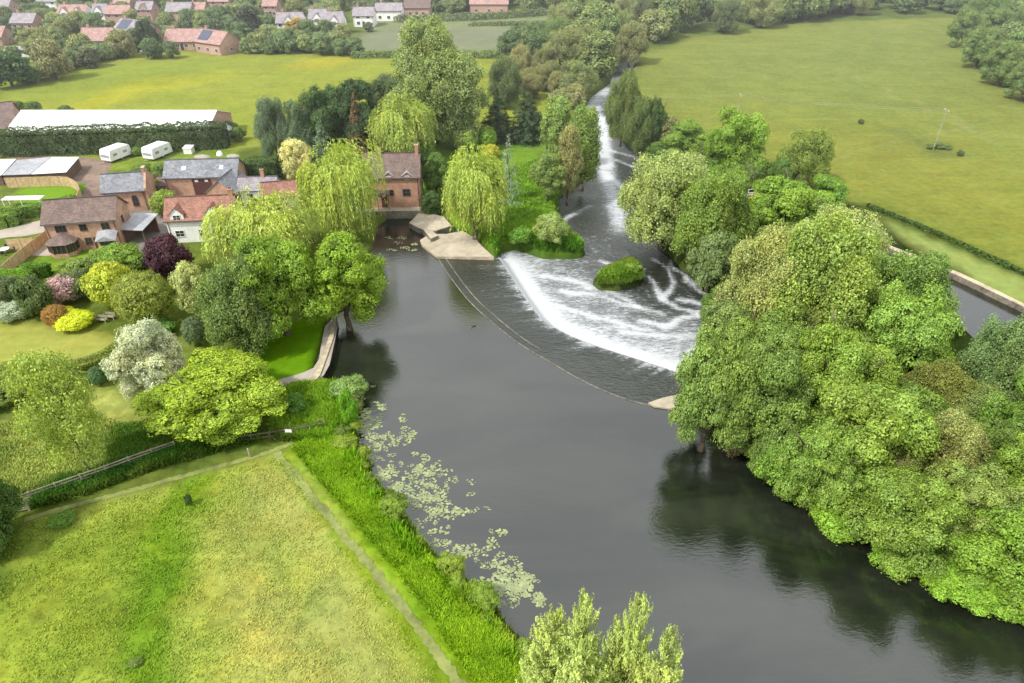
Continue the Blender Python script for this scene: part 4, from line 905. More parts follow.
# open fronted shed
A = G(127, 243); t = thing('cart_shed', 'open fronted timber shed with grey lean-to roof beside the brick house', 'shed', A, R(-4))
for i, (x, y) in enumerate([(0.1, 0), (3.3, 0), (3.3, 4.4), (.1, 4.4)]): m = MB(); m.box(x - .09, y - .09, -.3, x + .09, y + .09, 2.5 + .1 * y); m.build('post', b, t)
m = MB(); m.box(.1, 4.5, -.3, 3.3, 4.58, 2.8); m.box(.01, 0.1, -.3, .07, 4.4, 2.4); m.build('boarding', M['brwood'], t)
m = MB(); m.add([(-.3, -.5, 2.5), (3.7, -.5, 2.5), (3.7, 4.9, 3.1), (-.3, 4.9, 3.1), (-.3, -.5, 2.62), (3.7, -.5, 2.62), (3.7, 4.9, 3.22), (-.3, 4.9, 3.22)], [(0, 3, 2, 1), (4, 5, 6, 7), (0, 1, 5, 4), (1, 2, 6, 5), (2, 3, 7, 6), (3, 0, 4, 7)]); m.build('roof', M['greyroof'], t)
# low buildings behind the willows
house('outbuilding', 'low building with grey and pink roof and a brick chimney beside the dark hedge', 'outbuilding', G(241, 204), G(277, 203), 5, 2.6, 4.1, 'white', 'slate_far', [('f', 2, .9, 1, 1, 2, 1)], chims=[(4.2, 2.5, 3.6, 5.5, .6, .6, 'brick', 1)])
house('outbuilding', 'small cottage annexe with red brown roof next to the domed willow', 'outbuilding', G(266, 212), G(299, 209), 5, 2.7, 4.5, 'white', 'tile_red', [('f', 2, .9, 1, 1, 2, 1)])
# mill house
A = G(366, 208, 1.5); Bp = G(421, 207, 1.5)
o, L, D = house('mill_house', 'red brick mill house with brown roof standing above the mill pool', 'house', A, Bp, 7.2, 5.7, 8.7, 'brick', 'tile_brown',
      [('f', 7.5, 2.2, 1.25, 1.2, 2, 2, b), ('f', 4.9, 2.3, .6, 1.0, 1, 2, b), ('f', 1.5, 2.2, 1.2, 1.2, 2, 2, b), ('r', 2.4, 3.4, .8, 1.1, 2, 2, b)], [('f', 3.4, 0.05, .95, 2.05, M['dkwood'])])
chimney(o, L - .35, 3.6, 7.4, 10.2, .6, 1.0, 'brick', 2); chimney(o, L * .3, 3.6, 8.2, 9.6, .6, .8, 'brick', 2)
for x in (4.6, 7.8): dormer(o, x, 1.5, 5.0, 5.9, 6.5, 'brick', 'lead', 1.6)
m = MB(); m.add([(2.3, -1.1, 2.5), (4.4, -1.1, 2.5), (4.4, -.02, 3.2), (2.3, -.02, 3.2), (2.3, -1.1, 2.6), (4.4, -1.1, 2.6), (4.4, -.02, 3.3), (2.3, -.02, 3.3)], [(0, 3, 2, 1), (4, 5, 6, 7), (0, 1, 5, 4), (1, 2, 6, 5), (2, 3, 7, 6), (3, 0, 4, 7)]); po = m.build('porch_roof', M['tile_brown'], o)
for x in (2.4, 4.3): m = MB(); m.box(x - .05, -1.05, 0, x + .05, -.95, 2.5); m.build('porch_post', b, po)
# quay, landing and apron
def slab(name, label, cat, pts, z0, z1, top, side, z=None):
    P = GP(pts, z1 if z is None else z); c = (sum(p[0] for p in P) / len(P), sum(p[1] for p in P) / len(P)); o = thing(name, label, cat, (c[0], c[1], 0))
    Q = [(x - c[0], y - c[1]) for x, y in P]; m = MB(); m.prism(Q, z0, z1); m.build('stonework', side, o)
    m = MB(); m.prism([(x * .985, y * .985) for x, y in Q], z1 + .001, z1 + .06); m.build('top', top, o); return o
slab('mill_quay', 'stone quay wall with pale paving in front of the mill house', 'quay', [(340, 206), (366, 205), (426, 203), (437, 200), (437, 206), (424, 211), (398, 211), (340, 213)], -2, 1.45, M['conc'], M['stone'])
slab('mill_landing', 'irregular concrete landing with stone sides in the mill pool', 'landing', [(424, 206), (434, 206), (432, 214), (444, 217), (452, 226), (436, 231), (426, 231), (418, 228), (409, 223), (417, 215)], -2, .9, M['conc'], M['stone'])
slab('concrete_apron', 'broad pale concrete apron sloping beside the head of the weir', 'apron', [(420, 240), (430, 234), (446, 234), (463, 231), (475, 238), (482, 246), (494, 257), (437, 257), (428, 250), (422, 245)], -2, .3, M['conc'], M['stonelt'])
slab('stone_step', 'narrow stone walkway linking the landing to the apron', 'walkway', [(421, 227), (427, 226), (438, 236), (431, 239)], -2, .95, M['conc'], M['stone'])
slab('weir_abutment', 'pinkish stone end block where the weir sill meets the trees', 'abutment', [(648, 403), (662, 398), (690, 392), (700, 412), (672, 409), (655, 407)], -2, .12, M['conc'], M['stonelt'])
slab('garden_wall', 'weathered garden river wall with narrow stone top beside the bright tree', 'wall', [(333, 316), (337, 316), (334, 336), (328, 354), (320, 376), (312, 384), (309, 382), (317, 370), (324, 352), (330, 334)], -2, 1.05, M['stonelt'], M['stone'])
slab('canal_edge', 'stone coping along the mown side of the canal', 'kerb', [(868, 237), (960, 273), (1000, 292), (1024, 304), (1100, 343), (1100, 346), (1024, 307), (999, 295), (959, 276), (868, 240)], -2, .96, M['stonelt'], M['stone'])
# lock footbridge glimpsed among the trees
t = thing('lock_footbridge', 'weathered timber footbridge glimpsed between trees near the lock', 'footbridge', G(757, 197), R(12))
m = MB(); m.box(-3, -.8, .3, 3, .8, .42); m.build('deck', M['rail'], t)
for y in (-.8, .8):
    m = MB(); m.box(-3, y - .04, 1.25, 3, y + .04, 1.35)
    for x in (-3, -1.5, 0, 1.5, 3): m.box(x - .05, y - .05, 0, x + .05, y + .05, 1.25)
    m.build('railing', M['trim'], t)
# great white shed and neighbours
A = G(5, 133, 4.4); A.z = LAND; Bq = G(206, 133, 4.4); Bq.z = LAND
yr = G(110, 111, 7.0).y
o, L, D = house('long_shed', 'very long shed with bright white roof behind the conifer hedge', 'barn', A, Bq, 2 * (yr - A.y), 3.5, 6.1, 'brickfar', 'whiteroof', over=.2)
m = MB(); m.box(L + .012, 4, -.2, L + .1, 8, 3.1); m.build('door', M['greyroof'], o)
p = G(-52, 136, 3.8); p.z = LAND; q = G(16, 128, 3.8); q.z = LAND
house('brown_roofed_barn', 'barn with dark brown hipped roof at the end of the white shed', 'barn', p, q, 15, 3.0, 7.0, 'brickfar', 'tile_brown')
p = G(222, 140); t = thing('garden_shed', 'small grey pitched shed at the end of the conifer hedge', 'shed', p, R(10))
m = MB(); m.add([(0, 0, -.3), (2.2, 0, -.3), (2.2, 3, -.3), (0, 3, -.3), (0, 0, 2), (2.2, 0, 2), (2.2, 3, 2), (0, 3, 2), (1.1, 0, 2.7), (1.1, 3, 2.7)], [(0, 1, 5, 8, 4), (1, 2, 6, 5), (2, 3, 7, 9, 6), (3, 0, 4, 7)]); m.build('wall', M['greyroof'], t)
r, uv = gable_roof(3, 2.2, 2, 2.7, .15); ro = build_uv(r, uv, 'roof', M['greyroof'], t); ro.rotation_euler = (0, 0, R(90)); ro.location = (2.2, 0, 0)
door(t, 2.2, 3, 'f', 1.1, 0, .8, 1.8, M['lead'])
# flat roofed outbuildings in the yard
def flatshed(label, px4, ztop, mat):
    P = [G(a, c, LAND + ztop) for a, c in px4]; c = sum(P, Vector()) / 4; o = thing('flat_roofed_shed', label, 'shed', (c.x, c.y, LAND)); Q = [(p.x - c.x, p.y - c.y) for p in P]
    m = MB(); m.prism([(x * .96, y * .96) for x, y in Q], -.3, ztop - .1); m.build('wall', M['brwood'], o)
    m = MB(); m.prism(Q, ztop - .098, ztop); m.build('roof', M[mat], o)
    m = MB(); n = 9
    for i in range(1, n):
        t_ = i / n; a = Vector(Q[0]).lerp(Vector(Q[1]), t_); d = Vector(Q[3]).lerp(Vector(Q[2]), t_); m.tube((a.x, a.y, ztop), (d.x, d.y, ztop), .03, .03, 4)
    m.build('roof_seams', M[mat], o)
flatshed('flat shed with clean white sheet roof next to the gravel yard', [(31, 174), (66, 172), (79, 157), (52, 157)], 2.3, 'whiteroof')
flatshed('flat shed with dull grey sheet roof between two white roofs', [(2, 175), (30, 174), (51, 157), (17, 160)], 2.2, 'greyroof')
flatshed('flat shed with white roof partly cut by the picture edge', [(-40, 176), (1, 175), (16, 159), (-26, 160)], 2.25, 'whiteroof')
# caravans
def caravan(label, px, py, rz, L=5.6, W=2.9, Hc=2.7):
    t = thing('caravan', label, 'caravan', G(px, py), rz, 'caravans parked by the conifer hedge')
    pr = [(0, .45), (0, 1.6), (.35, Hc - .08), (.7, Hc), (L - .6, Hc), (L - .25, Hc - .1), (L, 1.5), (L, .45)]
    n = len(pr); m = MB(); vs = [(x, y, z) for x in (-W / 2, W / 2) for y, z in pr]
    m.add(vs, [tuple(range(n - 1, -1, -1)), tuple(range(n, 2 * n))] + [(i, (i + 1) % n, n + (i + 1) % n, n + i) for i in range(n)])
    bo = m.build('body', M['white'], t); bv = bo.modifiers.new('b', 'BEVEL'); bv.width = .08; bv.segments = 2
    m = MB(); m.box(-W / 2 + .3, -.03, 1.15, W / 2 - .3, -.002, 1.75); m.build('window', M['greyroof'], t)
    for s in (-1, 1):
        for y in (1.4, 3.9):
            m = MB(); x = s * (W / 2); m.box(min(x, x + s * .02), y - .5, 1.3, max(x, x + s * .02), y + .5, 1.85); m.build('window', M['greyroof'], t)
        m = MB(); x = s * (W / 2 - .12); m.tube((x - .09, L / 2, .33), (x + .09, L / 2, .33), .33, .33, 16); w = m.build('wheel', M['dark'], t)
        m = MB(); m.tube((x + s * .091, L / 2, .33), (x + s * .11, L / 2, .33), .17, .17, 12); m.build('rim', M['metal'], w)
    m = MB(); m.box(W / 2 + .002, 2.3, .5, W / 2 + .03, 2.95, 2.2); m.build('door', M['trim'], t)
    m = MB(); m.tube((-.5, 0, .4), (0, -1.1, .42), .05); m.tube((.5, 0, .4), (0, -1.1, .42), .05); m.build('tow_hitch', M['metal'], t)
    m = MB(); m.box(-.35, 2.8, Hc, .35, 3.5, Hc + .12); m.build('roof_vent', M['trim'], t); return t
caravan('white caravan with a greyer roof nearest the gravel yard', 107, 163, R(-22))
caravan('white caravan parked between the hedge and the slate barn', 149, 161, R(-20))
t = thing('storage_box', 'small white storage shed at the foot of the conifer hedge', 'shed', G(184, 154), R(-3)); m = MB(); m.box(0, 0, -.1, 1.8, 1.6, 1.2); m.build('body', M['white'], t); m = MB(); m.add([(-.1, -.1, 1.2), (1.9, -.1, 1.2), (1.9, 1.7, 1.45), (-.1, 1.7, 1.45), (-.1, -.1, 1.26), (1.9, -.1, 1.26), (1.9, 1.7, 1.52), (-.1, 1.7, 1.52)], [(0, 3, 2, 1), (4, 5, 6, 7), (0, 1, 5, 4), (1, 2, 6, 5), (2, 3, 7, 6), (3, 0, 4, 7)]); m.build('lid', M['trim'], t)
def heap(name, label, cat, px, py, w, h, mat, d=None):
    p = G(px, py); m = MB(); rd = random.Random(px); n = 14; rings = [(1, 0), (.82, .5), (.5, .85), (.15, 1)]; d = d or w
    V = [];
    for r, z in rings:
        for i in range(n): a = i * 2 * math.pi / n; k = r * rd.uniform(.85, 1.12); V.append((math.cos(a) * w * k, math.sin(a) * d * k, z * h * rd.uniform(.85, 1.1) - (.1 if z == 0 else 0)))
    m.add(V, [(j * n + i, j * n + (i + 1) % n, (j + 1) * n + (i + 1) % n, (j + 1) * n + i) for j in range(3) for i in range(n)] + [tuple(3 * n + i for i in range(n))])
    o = m.build(name, mat, None, True); o.location = p; return tag(o, label, cat)
heap('sand_heap', 'pale heap of sand behind the long slate barn', 'heap', 202, 157, 1.9, .5, M['pave'], 1)
heap('sheeted_heap', 'white sheeted heap beside the sand behind the barn', 'heap', 220, 155, .8, .9, M['white'])
heap('rubble_heap', 'flat pale rubble heap closest to the dark hedge block', 'heap', 233, 156, 1.6, .4, M['pave'], .9)
heap('brush_heap', 'brown heap of cut brushwood on the river corner', 'heap', 321, 424, 1.7, .7, M['earth'], .8)
# long white garden canopy, garden furniture
t = thing('garden_canopy', 'long low white canopy on posts beside the small lawn', 'canopy', G(26, 206), R(3)); m = MB(); m.box(-3.4, -.9, 1.5, 3.4, .9, 1.62); m.build('roof', M['whiteroof'], t)
for x in (-3.2, 0, 3.2):
    for y in (-.8, .8): m = MB(); m.box(x - .05, y - .05, 0, x + .05, y + .05, 1.5); m.build('post', M['trim'], t)
def bench(label, px, py, rz):
    t = thing('garden_bench', label, 'bench', G(px, py), rz)
    m = MB()
    for i in range(4): m.box(-.8, -.25 + i * .13, .42, .8, -.15 + i * .13, .46)
    m.build('seat', M['rail'], t); m = MB()
    for i in range(3): m.box(-.8, .3, .55 + i * .13, .8, .33, .65 + i * .13)
    m.build('backrest', M['rail'], t)
    for x in (-.75, .75):
        for y in (-.22, .3): m = MB(); m.box(x - .04, y - .04, 0, x + .04, y + .04, .42 if y < 0 else .95); m.build('leg', M['rail'], t)
        m = MB(); m.box(x - .04, -.25, .62, x + .04, .28, .67); m.box(x - .035, -.24, .46, x + .035, -.17, .62); m.build('armrest', M['rail'], t)
bench('weathered wooden bench between the yellow mound and the clipped dome', 102, 322, R(-8))
bench('wooden garden bench on the patio beside the first one', 110, 319, R(-8))
def car(name, label, px, py, rz, mat, sc=1, cat='car'):
    t = thing(name, label, cat, G(px, py), rz); t.scale = (sc, sc, sc)
    pr = [(-2.1, .3), (-2.15, .75), (-1.9, .9), (-1.1, .98), (-.5, 1.42), (.9, 1.45), (1.7, 1.0), (2.1, .9), (2.15, .35)]; n = len(pr); m = MB()
    m.add([(x, y, z) for y in (-.85, .85) for x, z in pr], [tuple(range(n - 1, -1, -1))[::-1], tuple(range(n, 2 * n))[::-1]] + [(i, n + i, n + (i + 1) % n, (i + 1) % n) for i in range(n)])
    bo = m.build('body', mat, t); bv = bo.modifiers.new('b', 'BEVEL'); bv.width = .09; bv.segments = 2
    for s in (-1, 1):
        m = MB(); y = s * .855; m.add([(-1.0, y, .98), (-.45, y, 1.36), (.85, y, 1.38), (1.45, y, 1.0)], [(0, 1, 2, 3) if s > 0 else (3, 2, 1, 0)]); m.build('side_window', M['glass'], t)
        for x in (-1.35, 1.35):
            m = MB(); m.tube((x, s * .66, .32), (x, s * .87, .32), .32, .32, 16); w = m.build('wheel', M['dark'], t); m = MB(); m.tube((x, s * .871, .32), (x, s * .89, .32), .19, .19, 12); m.build('rim', M['metal'], w)
    m = MB(); m.add([(-1.12, -.7, 1.01), (-1.12, .7, 1.01), (-.56, .65, 1.4), (-.56, -.65, 1.4)], [(0, 3, 2, 1)]); m.build('windscreen', M['glass'], t)
    return t
car('parked_car', 'white car parked at the village edge beside the dark green tree', 148, 53, R(70), M['white'], 1.2)
# outdoor table group at the picture edge
t = thing('garden_table', 'dark garden table behind the timber fence at the picture edge', 'table', G(6, 253)); m = MB(); m.tube((0, 0, .72), (0, 0, .77), .75, .75, 20); m.build('tabletop', M['trim'], t)
for a in range(4): m = MB(); m.tube((.5 * math.cos(a * 1.57), .5 * math.sin(a * 1.57), 0), (.2 * math.cos(a * 1.57), .2 * math.sin(a * 1.57), .72), .04); m.build('leg', M['dark'], t)
def gchair(x, y, rz, label):
    t = thing('garden_chair', label, 'chair', (x, y, LAND), rz, 'dark chairs round the garden table'); m = MB(); m.box(-.25, -.25, .42, .25, .25, .46); m.build('seat', M['dark'], t); m = MB(); m.box(-.25, .22, .47, .25, .26, .95); m.build('backrest', M['dark'], t)
    for a in (-.22, .22):
        for c in (-.22, .22): m = MB(); m.box(a - .02, c - .02, 0, a + .02, c + .02, .42); m.build('leg', M['dark'], t)
p = G(6, 253)
for a in (20, 110, 200, 290): gchair(p.x + 1.15 * math.cos(R(a)), p.y + 1.15 * math.sin(R(a)), R(a - 90), 'dark garden chair drawn up to the round garden table')
# fences
def fence(name, label, pts, h, kind, group=None, gap=1.9, mat=None, z=LAND):
    line = GP(pts, z); L = sum((Vector(a) - Vector(c)).length for a, c in zip(line, line[1:])); n = max(2, int(L / gap) + 1); P = resample(line, n)
    o = thing(name, label, 'fence', (P[0][0], P[0][1], LAND), 0, group); q = [Vector((x - P[0][0], y - P[0][1], gz(x, y) - LAND)) for x, y in P]
    for v in q: m = MB(); m.box(v.x - .06, v.y - .06, v.z - .3, v.x + .06, v.y + .06, v.z + h + .05); m.build('post', mat or M['rail'], o)
    for a, c in zip(q, q[1:]):
        d = (c - a).normalized(); nrm = Vector((-d.y, d.x, 0)) * .03; m = MB()
        spans = [(0.02, h)] if kind == 'board' else [(h * k - .06, h * k + .06) for k in ((.35, .65, .95) if kind == 'rail' else (.4, .9))]
        for z0, z1 in spans:
            vs = [a - nrm, c - nrm, c + nrm, a + nrm]; m.add([v + Vector((0, 0, z0)) for v in vs] + [v + Vector((0, 0, z1)) for v in vs], [(0, 3, 2, 1), (4, 5, 6, 7), (0, 1, 5, 4), (1, 2, 6, 5), (2, 3, 7, 6), (3, 0, 4, 7)])
        m.build('panel' if kind == 'board' else 'rail', mat or (M['fence'] if kind == 'board' else M['rail']), o)
    return o
fence('timber_fence', 'curved timber board fence around the small lawn', [(8, 188), (30, 187), (60, 186), (72, 187), (80, 192), (83, 198), (80, 206)], 2.0, 'board')
fence('timber_fence', 'sloping timber board fence between the garden and the brick house patio', [(6, 277), (30, 256), (56, 236)], 1.9, 'board')
fence('timber_fence', 'short timber board fence behind the garden table', [(10, 250), (36, 248)], 1.8, 'board')
fence('rail_fence', 'long weathered rail fence along the meadow hedge bank', [(6, 510), (70, 487), (120, 469), (176, 449)], 1.1, 'rail')
fence('rail_fence', 'rail fence under the yellow-green maple beside the path', [(215, 446), (250, 442), (290, 436), (325, 430)], 1.1, 'two', None, 1.7, M['bark'])
t = thing('notice_board', 'small white notice panel on a post by the river corner path', 'sign', G(290, 437)); m = MB(); m.box(-.04, -.04, 0, .04, .04, .9); m.build('post', M['bark'], t); m = MB(); m.box(-.35, -.07, .7, .35, -.042, 1.1); m.build('panel', M['trim'], t)
t = thing('meadow_gate', 'pale gate at the meadow corner beside the dark shrub', 'gate', G(14, 514), R(20))
for z_ in (.25, .5, .75, 1.0, 1.2): m = MB(); m.box(-1.2, -.03, z_ - .05, 1.2, .03, z_ + .05); m.build('bar', M['rail'], t)
for x in (-1.3, 1.3): m = MB(); m.box(x - .09, -.09, -.3, x + .09, .09, 1.4); m.build('post', M['rail'], t)
# way marker posts
def marker(px, py, label): t = thing('marker_post', label, 'post', G(px, py)); m = MB(); m.box(-.07, -.07, -.3, .07, .07, 1.15); m.build('post', M['rail'], t); m = MB(); m.add([(-.09, -.09, 1.151), (.09, -.09, 1.151), (.09, .09, 1.151), (-.09, .09, 1.151), (0, 0, 1.26)], [(0, 1, 4), (1, 2, 4), (2, 3, 4), (3, 0, 4)]); m.build('cap', M['rail'], t)
marker(250, 457, 'lone wooden post where the path crosses into the meadow')
# ------------------------------------------------------------------ hedges
def hedge(name, label, pts, w, h, col, leaf=.16, dens=1.0, bump=.25, z=LAND, spiky=False, group=None, kindtop=True):
    line = resample(smooth(GP(pts, z), 1), 40); P = np.array(line); seg = np.linalg.norm(np.diff(P, axis=0), axis=1); L = seg.sum()
    rd = np.random.default_rng(abs(int(pts[0][0] * 7 + pts[0][1])) + 5); per = w + 2 * h; n = int(L * per / (leaf * leaf * .5) * 1.7 * dens) + 400
    s = rd.random(n) * L; cum = np.concatenate([[0], np.cumsum(seg)]); i = np.clip(np.searchsorted(cum, s) - 1, 0, len(seg) - 1); t = (s - cum[i]) / seg[i]
    c = P[i] * (1 - t[:, None]) + P[i + 1] * t[:, None]; d = (P[i + 1] - P[i]) / seg[i][:, None]; nr = np.stack([-d[:, 1], d[:, 0]], 1)
    u = rd.random(n) * per; lat = np.where(u < h, -w / 2, np.where(u > h + w, w / 2, u - h - w / 2)); zz_ = np.where(u < h, u, np.where(u > h + w, per - u, h))
    nn = np.stack([nr[:, 0] * np.where(u < h, -1, np.where(u > h + w, 1, 0)), nr[:, 1] * np.where(u < h, -1, np.where(u > h + w, 1, 0)), ((u >= h) & (u <= h + w)) * 1.0 + .2], 1)
    x = c[:, 0] + nr[:, 0] * lat; y = c[:, 1] + nr[:, 1] * lat
    bn = (fbm(x + 3, y + zz_, 1.4, 80) - .5) * 2 * bump - .12 * rd.random(n)
    endk = np.clip(np.minimum(s, L - s) / (w * .5), 0, 1) ** .5
    x = c[:, 0] + nr[:, 0] * lat * (endk * .4 + .6) + nn[:, 0] * bn; y = c[:, 1] + nr[:, 1] * lat * (endk * .4 + .6) + nn[:, 1] * bn; zz_ = zz_ * (.9 + .1 * endk) + nn[:, 2] * bn * .8
    if spiky: zz_ = zz_ + (zz_ > h * .9) * np.abs(vn(x, y, .8, 81)) * .55
    # dark inner fill
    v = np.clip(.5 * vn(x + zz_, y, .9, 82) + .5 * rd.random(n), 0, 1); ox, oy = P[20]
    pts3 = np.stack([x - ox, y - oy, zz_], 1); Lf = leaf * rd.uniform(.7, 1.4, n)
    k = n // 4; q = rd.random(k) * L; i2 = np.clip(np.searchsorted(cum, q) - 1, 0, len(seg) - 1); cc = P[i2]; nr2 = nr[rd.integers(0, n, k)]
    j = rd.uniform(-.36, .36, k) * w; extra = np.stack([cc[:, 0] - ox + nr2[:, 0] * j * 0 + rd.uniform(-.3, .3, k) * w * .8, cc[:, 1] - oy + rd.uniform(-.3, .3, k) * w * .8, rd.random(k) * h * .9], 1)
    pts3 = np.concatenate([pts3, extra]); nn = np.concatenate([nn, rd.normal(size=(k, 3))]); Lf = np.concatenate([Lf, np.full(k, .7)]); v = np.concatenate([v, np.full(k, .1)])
    global rng
    rng = rd; vs, fs = leafquads(pts3, nn + rd.normal(size=nn.shape) * .45, Lf, Lf * .65)
    o = link(name, npmesh(name, vs, fs, M['leaf'], [('v', 'FLOAT', 'FACE', v)]), None, lc(*col)); o.location = (ox, oy, gz(ox, oy) - .05); return tag(o, label, 'hedge', group)
hedge('conifer_hedge', 'tall dark conifer hedge with ragged top in front of the white shed', [(2, 155), (60, 153), (120, 151), (180, 149), (230, 146)], 4.4, 5.0, (84, 104, 58), .28, 1.3, .6, spiky=True)
hedge('clipped_hedge', 'big dark clipped hedge block beside the cream flowering tree', [(246, 181), (262, 181), (280, 180)], 4.5, 4.4, (84, 108, 50), .22, 1.0, .3)
hedge('garden_hedge', 'green hedge along the near side of the small lawn', [(-20, 222), (20, 219), (54, 214), (78, 205)], 1.8, 2.2, (122, 156, 60), .18, 1, .3)
hedge('clipped_hedge', 'square green hedge block by the pale driveway', [(-14, 226), (8, 226), (21, 224)], 2.4, 2.2, (120, 152, 58), .18, 1, .2)
hedge('clipped_hedge', 'long bright topped clipped hedge in the garden corner', [(-60, 284), (0, 286), (34, 284)], 3.0, 2.1, (118, 162, 36), .15, 1, .1)
hedge('clipped_hedge', 'darker end block of the clipped garden hedge', [(22, 278), (38, 277), (51, 275)], 2.0, 2.1, (100, 144, 36), .15, 1, .1)
hedge('low_hedge', 'low olive clipped hedge curling below the garden lawn', [(72, 371), (90, 366), (102, 362), (116, 354), (128, 345), (136, 338)], 1.9, 1.0, (136, 152, 62), .13, 1, .12)
hedge('low_hedge', 'second low olive hedge in front of the green drum', [(80, 378), (98, 382), (112, 376), (118, 366)], 1.3, .9, (130, 150, 60), .13, 1, .12)
hedge('meadow_hedge', 'far hedge dividing the buttercup meadow from the pale field', [(352, 58), (420, 57), (500, 58), (600, 58)], 3, 2, (116, 138, 78), .5, .8, .6)
hedge('field_hedge', 'hedge line across the distant fields near the top', [(396, 22), (480, 20), (560, 14), (640, 9), (700, 6)], 4, 2.5, (118, 132, 92), .7, .8, .8)
hedge('field_hedge', 'thin second hedge line of the distant fields', [(470, 26), (560, 25), (600, 22)], 2.5, 1.6, (124, 138, 92), .6, .8, .6)
hedge('ditch_hedge', 'low ragged hedge line between the mown strip and the big pasture', [(868, 207), (930, 232), (1024, 275), (1100, 312)], .9, .7, (84, 110, 44), .25, .8, .3)
# ------------------------------------------------------------------ village
def vh(x0, x1, yb, eave, ridge, D, wall, roof, label, rz=0, nw=3, dorm=0, name='village_house', solar=False, dy=0):
    A = G(x0, yb); Bv = G(x1, yb + dy); L = (Bv - A).length
    wins = [('f', L * (i + .5) / nw, zz__, 1.2, 1.1, 2, 1) for i in range(nw) for zz__ in ((.9, 3.3) if eave > 4 else (.9,))]
    o, L, D = house(name, label, 'house', A, Bv, D, eave, ridge, wall, roof, wins, [('f', L * .5, 0, 1, 2.1, M['dark'])] if nw % 2 == 0 else [], [(L * .2, D / 2, ridge - .5, ridge + 1.1, .8, .7, 'brickfar', 2)])
    window(o, L, D, 'r', D * .5, 3.3 if eave > 4 else 1, 1.0, 1.0); window(o, L, D, 'l', D * .5, 3.3 if eave > 4 else 1, 1.0, 1.0)
    for i in range(dorm): dormer(o, L * (i + .5) / dorm, 3.2, eave - 1.2, eave + .6, eave + 2.4, wall, roof, D * .45)
    if solar:
        m = MB(); k = (ridge - eave) / (D / 2); y0, y1 = .6, D / 2 - .5; m.add([(L * .1, y0, eave + y0 * k + .25), (L * .5, y0, eave + y0 * k + .25), (L * .5, y1, eave + y1 * k + .25), (L * .1, y1, eave + y1 * k + .25)], [(0, 1, 2, 3)]); m.build('solar_panel', M['solar'], o)
vh(15, 37, 37, 5, 7.8, 9, 'brickfar', 'slate_far', 'brick village house with greyish pink roof by itself near the frame edge', nw=3)
vh(61, 88, 26, 4.6, 7.6, 8, 'white', 'tile_pink', 'white village house with two gabled wings and red roof', nw=3, dorm=2)
vh(95, 108, 25, 4.6, 7.6, 8, 'white', 'slate_far', 'white gabled village house with dark grey roof joined to a red roofed one', nw=2, dorm=1)
vh(108, 131, 26, 4.6, 7.4, 8, 'brickfar', 'tile_pink', 'brick village house with long red roof beyond the bungalow', nw=3)
vh(82, 112, 49, 2.8, 6.3, 9, 'brickfar', 'tile_pink', 'bungalow with vivid red roof on the meadow side of the village', nw=3)
vh(116, 142, 42, 4.2, 7.4, 10, 'brickfar', 'slate_far', 'village house with pale solar panelled roof beside the dark tree', nw=3, solar=True, dy=3)
vh(166, 200, 50, 2.8, 6.2, 10, 'brickfar', 'tile_pink', 'long low building with rosy roof behind the meadow edge', nw=4)
vh(196, 222, 52, 3.6, 7.0, 9, 'brickfar', 'tile_pink', 'large rosy roofed house with solar panels facing the meadow', nw=3, solar=True, dy=4)
vh(168, 192, 23, 4.4, 7.4, 9, 'brickfar', 'slate_far', 'village house with slate roof behind the long rosy building', nw=3)
vh(191, 206, 22, 4.4, 7.2, 8, 'brickfar', 'tile_pink', 'small pink roofed house attached beyond the slate roofed one', nw=2)
vh(138, 154, 21, 4.4, 7.2, 8, 'brickfar', 'slate_far', 'grey roofed village house between the two red roofed groups', nw=2, dorm=1)
vh(116, 132, 14, 4.4, 7.2, 8, 'brickfar', 'tile_pink', 'most distant red roofed village house in the trees', nw=2)
vh(278, 303, 36, 4.6, 7.8, 9, 'white', 'slate_far', 'village house with purple grey roof and dark windowed white gable', nw=3, dorm=1)
vh(310, 327, 32, 4.4, 7.8, 9, 'white', 'slate_far', 'white gabled cottage, one of a pair by the autumn tinted tree', nw=2, dorm=1)
vh(328, 343, 35, 4.4, 7.8, 9, 'white', 'slate_far', 'white gabled cottage nearest the pale ploughed field', nw=2, dorm=1)
vh(354, 374, 27, 4.2, 7.0, 8, 'white', 'slate_far', 'white village house with brownish roof beyond the pair of cottages', nw=2)
vh(376, 402, 21, 4.0, 6.6, 8, 'white', 'slate_far', 'far village house with long dark roof beyond the ploughed field', nw=3)
vh(404, 430, 17, 3.6, 6.2, 10, 'brickfar', 'tile_brown', 'low dark farm building at the far side of the ploughed field', nw=2)
vh(470, 508, 14, 4, 7, 12, 'brickfar', 'tile_pink', 'distant brick farmhouse among trees beyond the pale fields', nw=3)
vh(-14, 4, 46, 3, 6, 9, 'brickfar', 'tile_pink', 'village bungalow cut by the frame edge', nw=2)
vh(-8, 12, 18, 4.4, 7.2, 8, 'brickfar', 'slate_far', 'distant grey roofed house at the village corner', nw=2)
vh(40, 60, 12, 4.4, 7.2, 8, 'white', 'slate_far', 'white house at the very back of the village', nw=2)
vh(210, 230, 12, 4.4, 7.2, 8, 'brickfar', 'tile_pink', 'brick house at the very back of the village under tall trees', nw=2)
vh(264, 278, 17, 4.4, 7.2, 8, 'brickfar', 'tile_pink', 'red roofed house behind the tall dark village tree', nw=2)
A = G(6, 57); t = thing('greenhouse', 'small pale greenhouse among bushes in front of the village', 'greenhouse', A, R(2))
